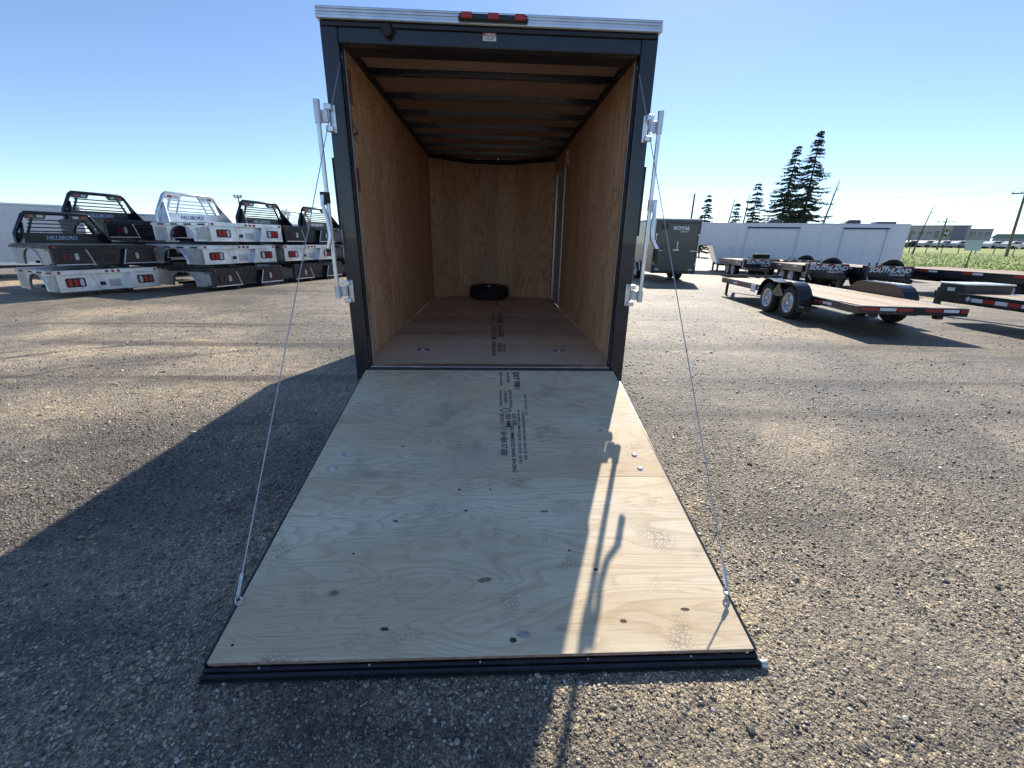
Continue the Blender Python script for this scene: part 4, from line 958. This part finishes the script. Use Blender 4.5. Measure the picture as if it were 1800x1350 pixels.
# ------------------------------------------------------------------ spruces, dead trees
bark = plain('bark', (.075, .055, .045), .9, var=.35, vscale=5)
deadm = plain('dead_wood', (.13, .10, .10), .9, var=.3)
needle = plain('spruce_needles', (.075, .095, .060), .8, var=.55, vscale=1.2)
def spruce(label, az, r, H, R0, seed, dens=1.0, bare=.08):
    rd_ = random.Random(seed); x, y = polar(az, r); z0 = ground_z(x, y)
    t = thing('spruce_tree', label, 'tree', (x, y, z0), 0, 'spruces beyond the white trailer')
    lean = rd_.uniform(-.02, .03)
    MB().tube([(lean*H*k*k/16, 0, H*k/4) for k in range(5)], [H*.014, H*.012, H*.009, H*.005, H*.001], 7).build('trunk', bark, t)
    v = []; f = []
    nw = int(H*3.5*dens)
    for w in range(nw):
        tt = bare+(1-bare)*(w+rd_.random()*.6)/nw; z = H*tt; L0 = R0*(1-tt)**.82+.12
        for k in range(rd_.choice((5, 6, 7))):
            a = rd_.uniform(0, 2*math.pi); L = L0*rd_.uniform(.5, 1.18)
            if rd_.random() < .12: continue
            ca, sa = math.cos(a), math.sin(a); n = max(4, int(L*6.5)); droop = rd_.uniform(.18, .42)
            cx = lean*H*tt*tt
            for i in range(n):
                u = (i+.4)/n; d = L*u; zz = z - droop*L*(u-.75*u*u)+rd_.uniform(-.05, .05)
                px, py = cx+ca*d, sa*d
                for q in range(4):
                    wl = (.20+.40*(1-u))*rd_.uniform(.6, 1.25)*(.55+.45*L0/R0); b2 = a+rd_.choice((-1, 1))*rd_.uniform(.35, 1.25)
                    ex, ey, ez = px+math.cos(b2)*wl, py+math.sin(b2)*wl, zz-rd_.uniform(.02, .22)
                    th = rd_.uniform(.025, .065); o = len(v)
                    v += [(px, py, zz+th*.6), (px, py, zz-th), (ex, ey, ez-th*.5), (ex, ey, ez+th*.3)]; f.append((o, o+1, o+2, o+3))
                    sx_, sy_ = -math.sin(b2)*th, math.cos(b2)*th; o = len(v)
                    v += [(px+sx_, py+sy_, zz), (px-sx_, py-sy_, zz), (ex, ey, ez)]; f.append((o, o+1, o+2))
    mb = MB(); mb.add(v, f); mb.build('crown', needle, t)
spruce('tallest spruce behind the long white trailer', 35.35, 62, 13.4, 4.1, 1)
spruce('second tallest spruce, left of the tallest one', 33.35, 60, 11.8, 3.8, 2)
spruce('medium spruce left of the two tall spruces', 30.6, 62, 8.6, 3.0, 3, .95)
spruce('small thin spruce left of the medium spruce', 28.85, 66, 6.9, 1.6, 4, .85)
spruce('lone small spruce right of the utility pole', 25.6, 60, 7.3, 2.1, 5, .9)
spruce('low spruce filling the gap between the two tall spruces', 34.6, 66, 7.4, 3.4, 6, .95)
def dead_tree(label, az, r, H, lx, seed, nb=16):
    rd_ = random.Random(seed); x, y = polar(az, r); t = thing('dead_tree', label, 'tree', (x, y, ground_z(x, y)), 0, 'bare dead trees')
    MB().tube([(lx*(k/5)**1.2, 0, H*k/5) for k in range(6)], [.13, .11, .10, .08, .06, .03], 6).build('trunk', deadm, t)
    mb = MB()
    for k in range(nb):
        u = rd_.uniform(.15, .95); s = rd_.choice((-1, 1, 1)); L = rd_.uniform(.5, 1.7)*(1.15-u); p = Vector((lx*u**1.2, 0, H*u))
        mb.tube([p, p+Vector((s*L*.6, rd_.uniform(-.4, .4), .05)), p+Vector((s*L, rd_.uniform(-.6, .6), -L*.45))], [.035, .025, .012], 4)
    mb.build('branches', deadm, t)
dead_tree('bare leaning dead tree right of the tallest spruce', 36.9, 58, 7.9, 1.1, 11, 26)
dead_tree('thin bare dead tree left of the medium spruce', 27.9, 62, 6.9, .7, 12, 6)
dead_tree('bare stick of a tree between the small and medium spruces', 29.6, 62, 7.4, .35, 13, 5)
dead_tree('distant bare forked dead tree above the grey building', 44.9, 82, 6.3, .9, 14, 4)

# ------------------------------------------------------------------ utility poles and wires
poles = plain('pole_wood', (.17, .14, .115), .9, var=.25)
def pole(label, az, r, H, arm=True, lean=0.0, kind='utility_pole'):
    x, y = polar(az, r); z = ground_z(x, y); t = thing(kind, label, 'pole', (x, y, z), R(-az))
    MB().cyl((0, 0, 0), (lean, 0, H), .16, .11, n=8).build('shaft', poles, t)
    if arm:
        MB().box(lean-1.1, lean+1.1, -.06, .06, H-.7, H-.56).build('crossarm', poles, t)
        for xx in (-1.0, -.3, .4, 1.0): MB().cyl((lean+xx, 0, H-.559), (lean+xx, 0, H-.36), .05, n=6).build('insulator', galvd, t)
    return Vector((x, y, z+H-.35))
q0 = pole('tall utility pole at the right edge of the field', 50.96, 82, 7.9, True, -.4)
q1 = pole('utility pole right of the charcoal trailer, left of the lone spruce', 24.15, 70, 8.3, False)
q2 = pole('distant utility pole rising in front of the grey building', 46.5, 112, 5.4)
q3 = pole('utility pole with a crossarm behind the truck beds', -24.1, 110, 7.2)
q4 = pole('slim distant pole left of the forked dead tree', 44.35, 120, 3.6, False)
x, y = polar(-28.6, 85); ml = thing('floodlight_mast', 'floodlight mast standing behind the truck bed stacks', 'light mast', (x, y, 0))
MB().cyl((0, 0, 0), (0, 0, 7.2), .14, .09, n=8).build('shaft', poles, ml); MB().box(-.55, .55, -.05, .05, 7.15, 7.25).build('crossarm', poles, ml)
for xx in (-.5, 0, .5): MB().box(xx-.16, xx+.16, -.2, .1, 7.26, 7.62).build('floodlight', galvd, ml, .02)
wire = plain('wire', (.10, .10, .11), .6)
def line(label, a, b, sag, dz):
    pts = [a.lerp(b, k/14)-Vector((0, 0, sag*4*(k/14)*(1-k/14)-dz)) for k in range(15)]
    o = MB().tube(pts, .012, 4).build('power_line', wire); tag(o, label, 'cable', 'power lines')
line('upper power line sagging between the pole by the spruce and the right hand pole', q1, q0, 1.0, .3)
line('lower power line sagging between the pole by the spruce and the right hand pole', q1, q0, 1.2, -1.0)
line('power line running left from the pole by the spruce', q1, Vector((-4, 100, 5.6)), .8, 0)
line('power line running right from the crossarm pole behind the truck beds', q3, Vector((6, 130, 8.0)), .8, 0)

# ------------------------------------------------------------------ far building, cars, fence, sign
cream = plain('cream_cladding', (.42, .42, .38), .6, var=.06, vscale=.4); greyc = plain('grey_cladding', (.20, .21, .23), .6, var=.06, vscale=.4); basec = plain('dark_base_cladding', (.10, .11, .14), .6)
bx, byy = polar(46.3, 150); bz = ground_z(bx, byy)
bd = thing('office_building', 'grey and cream commercial building with a round yellow badge, beyond the field', 'building', (bx, byy, bz), R(-46.3+9))
MB().box(-8, 5.2, 0, 18, 1.1, 4.65).build('wall', cream, bd)
MB().box(-8.05, 5.25, -.06, 18.05, 0, 1.1).build('base_course', basec, bd)
MB().box(2.3, 4.6, -.25, 17, 1.101, 4.62).build('grey_bay', greyc, bd)
MB().box(-8.1, 5.3, -.1, 18.1, 4.651, 4.85).build('parapet', greyc, bd)
MB().box(5.26, 9.2, .8, 15, 0, 3.9).build('wing', cream, bd); MB().box(5.26, 9.3, .7, 15.1, 3.901, 4.08).build('wing_parapet', greyc, bd)
for xx, w in ((-7.4, 1.3), (-5.2, .8), (-3.7, .8), (-2.2, .8)):
    wf = MB().box(xx, xx+w, -.04, -.001, 2.75, 3.45).build('window', greyc, bd); MB().box(xx+.06, xx+w-.06, -.05, -.041, 2.81, 3.39).build('pane', glass_d, wf)
df = MB().box(-.75, -.10, -.05, -.001, 1.9, 3.5).build('tall_window', basec, bd); MB().box(-.68, -.17, -.06, -.051, 1.97, 3.43).build('pane', glass_d, df)
for xx, w in ((5.5, .9), (7.0, .5), (8.1, .8)):
    wf = MB().box(xx, xx+w, .76, .799, 2.6, 3.4).build('window', greyc, bd); MB().box(xx+.06, xx+w-.06, .75, .759, 2.66, 3.34).build('pane', glass_d, wf)
bdg = MB().cyl((1.25, -.001, 3.05), (1.25, -.06, 3.05), .92, n=28).build('badge', plain('badge_yellow', (.45, .40, .05), .5), bd)
MB().cyl((1.25, -.061, 3.05), (1.25, -.075, 3.05), .76, n=28).build('badge_disc', plain('badge_green', (.05, .06, .035), .5), bdg)
obj('lettering', text_mesh('NJ', .95, txt_w, shear=.2, bold=.03), bdg, (1.25, -.08, 3.05), (R(90), 0, 0))
wx, wy_ = polar(52.5, 190); wb = thing('warehouse', 'low green roofed warehouse at the right edge of the horizon', 'building', (wx, wy_, ground_z(wx, wy_)), R(-50))
MB().box(-9, 12, 0, 14, 0, 2.6).build('wall', cream, wb); MB().prism([(-9.4, 2.601), (12.4, 2.601), (11.4, 3.5), (-8.4, 3.5)], -.4, 14.4, 'y').build('roof', plain('green_roof', (.16, .27, .25), .5), wb)

car_cols = [(.78, .79, .80), (.70, .72, .74), (.80, .80, .80), (.30, .32, .35), (.06, .06, .07), (.75, .76, .78), (.12, .16, .30), (.60, .62, .64)]
car_paint = [plain('car_paint_%d' % i, c, .25, coat=.5, var=.03) for i, c in enumerate(car_cols)]
cb = MB().prism([(-2.2, .35), (2.2, .35), (2.25, .75), (1.25, .95), (.75, 1.40), (-1.15, 1.42), (-1.95, 1.0), (-2.25, .95)], -.85, .85, 'y')
cbm = cb.mesh('body'); cgm = MB().prism([(1.10, .98), (.70, 1.34), (-1.05, 1.35), (-1.60, 1.0)], -.862, .862, 'y').mesh('windows', glass_d)
cwm = MB().cyl((0, -.1, 0), (0, .1, 0), .33, n=12).mesh('wheel', rubber)
ORD = ['leftmost', 'second', 'third', 'fourth', 'fifth', 'sixth', 'seventh', 'eighth', 'ninth', 'tenth', 'eleventh', 'twelfth']
TONE = ['white', 'light grey', 'white', 'dark grey', 'black', 'pale silver', 'navy blue', 'silver']
def car(az, r, rz, k, row, n):
    x, y = polar(az, r); c = thing('parked_car', '%s car, %s in the %s row parked before the far building' % (TONE[k % 8], ORD[n] if n == 0 else ORD[n]+' from the left', ('nearer', 'farther')[row]), 'car', (x, y, ground_z(x, y)+.0), R(rz), 'cars parked beyond the field')
    me = cbm.copy(); me.materials.clear(); me.materials.append(car_paint[k % len(car_paint)]); obj('body', me, c); obj('windows', cgm, c)
    for xx in (-1.35, 1.35):
        for yy in (-.78, .78): obj('wheel', cwm, c, (xx, yy, .33))
i = 0
for row, r in enumerate((133, 139.5)):
    az = 43.6+row*.5; i = 0
    while az < 52.6:
        car(az, r+random.uniform(-.4, .4), -46+55+random.uniform(-3, 3) if row == 0 else -46+48, random.choice((0, 0, 1, 2, 2, 2, 0, 4, 5, 5, 1, 7)), row, i); az += random.uniform(.92, 1.12)+ (0 if row else .05)  # white bodies picked most often, standing in for glints off roofs and windshields
        i += 1
for k, az in enumerate((44.6, 45.8, 46.85, 47.95, 49.05, 50.15, 51.3, 52.4)):
    x, y = polar(az, 88); o = MB().cyl((0, 0, 0), (0, 0, 1.1), .055, .05, n=7).build('fence_post', poles, None, 0, (x, y, ground_z(x, y)+.02))
    tag(o, 'thin dark fence post in the grass field, %s' % (ORD[k] if k == 0 else ORD[k]+' from the left'), 'fence post', 'fence posts in the field')
    MB().box(-.06, .06, -.06, .06, 1.101, 1.13).build('cap', poles, o)
x, y = polar(48.75, 47); sg = thing('sign', 'square pale sign on a thin post at the edge of the grass', 'sign', (x, y, 0.0), R(-48))
MB().cyl((0, 0, 0), (.05, 0, 2.1), .035, n=8).build('post', blackmatt, sg); MB().box(-.38, .46, -.06, -.036, 1.42, 2.15).build('panel', plain('sign_panel', (.46, .56, .60), .5, var=.05), sg, .004)
# pole-side utility box and orange marker at the far right
x, y = polar(53.0, 100); om = thing('work_machine', 'orange machine far off at the right edge of the field', 'machine', (x, y, ground_z(x, y)), R(-50))
MB().box(-1.2, 1.2, -.8, .8, .5, 1.3).build('body', plain('orange_paint', (.55, .16, .03), .5), om, .05); MB().box(-.9, .1, -.7, .7, 1.301, 2.2).build('cab', glass_d, om, .05)
for s in (-1, 1): MB().box(-1.4, 1.4, s*.65-.2, s*.65+.2, 0, .499).build('track', rubber, om, .05)
MB().tube([(.6, 0, 1.2), (1.8, 0, 2.6), (3.0, 0, 1.2)], .14, 6).build('arm', plain('orange_paint_arm', (.55, .16, .03), .5), om)
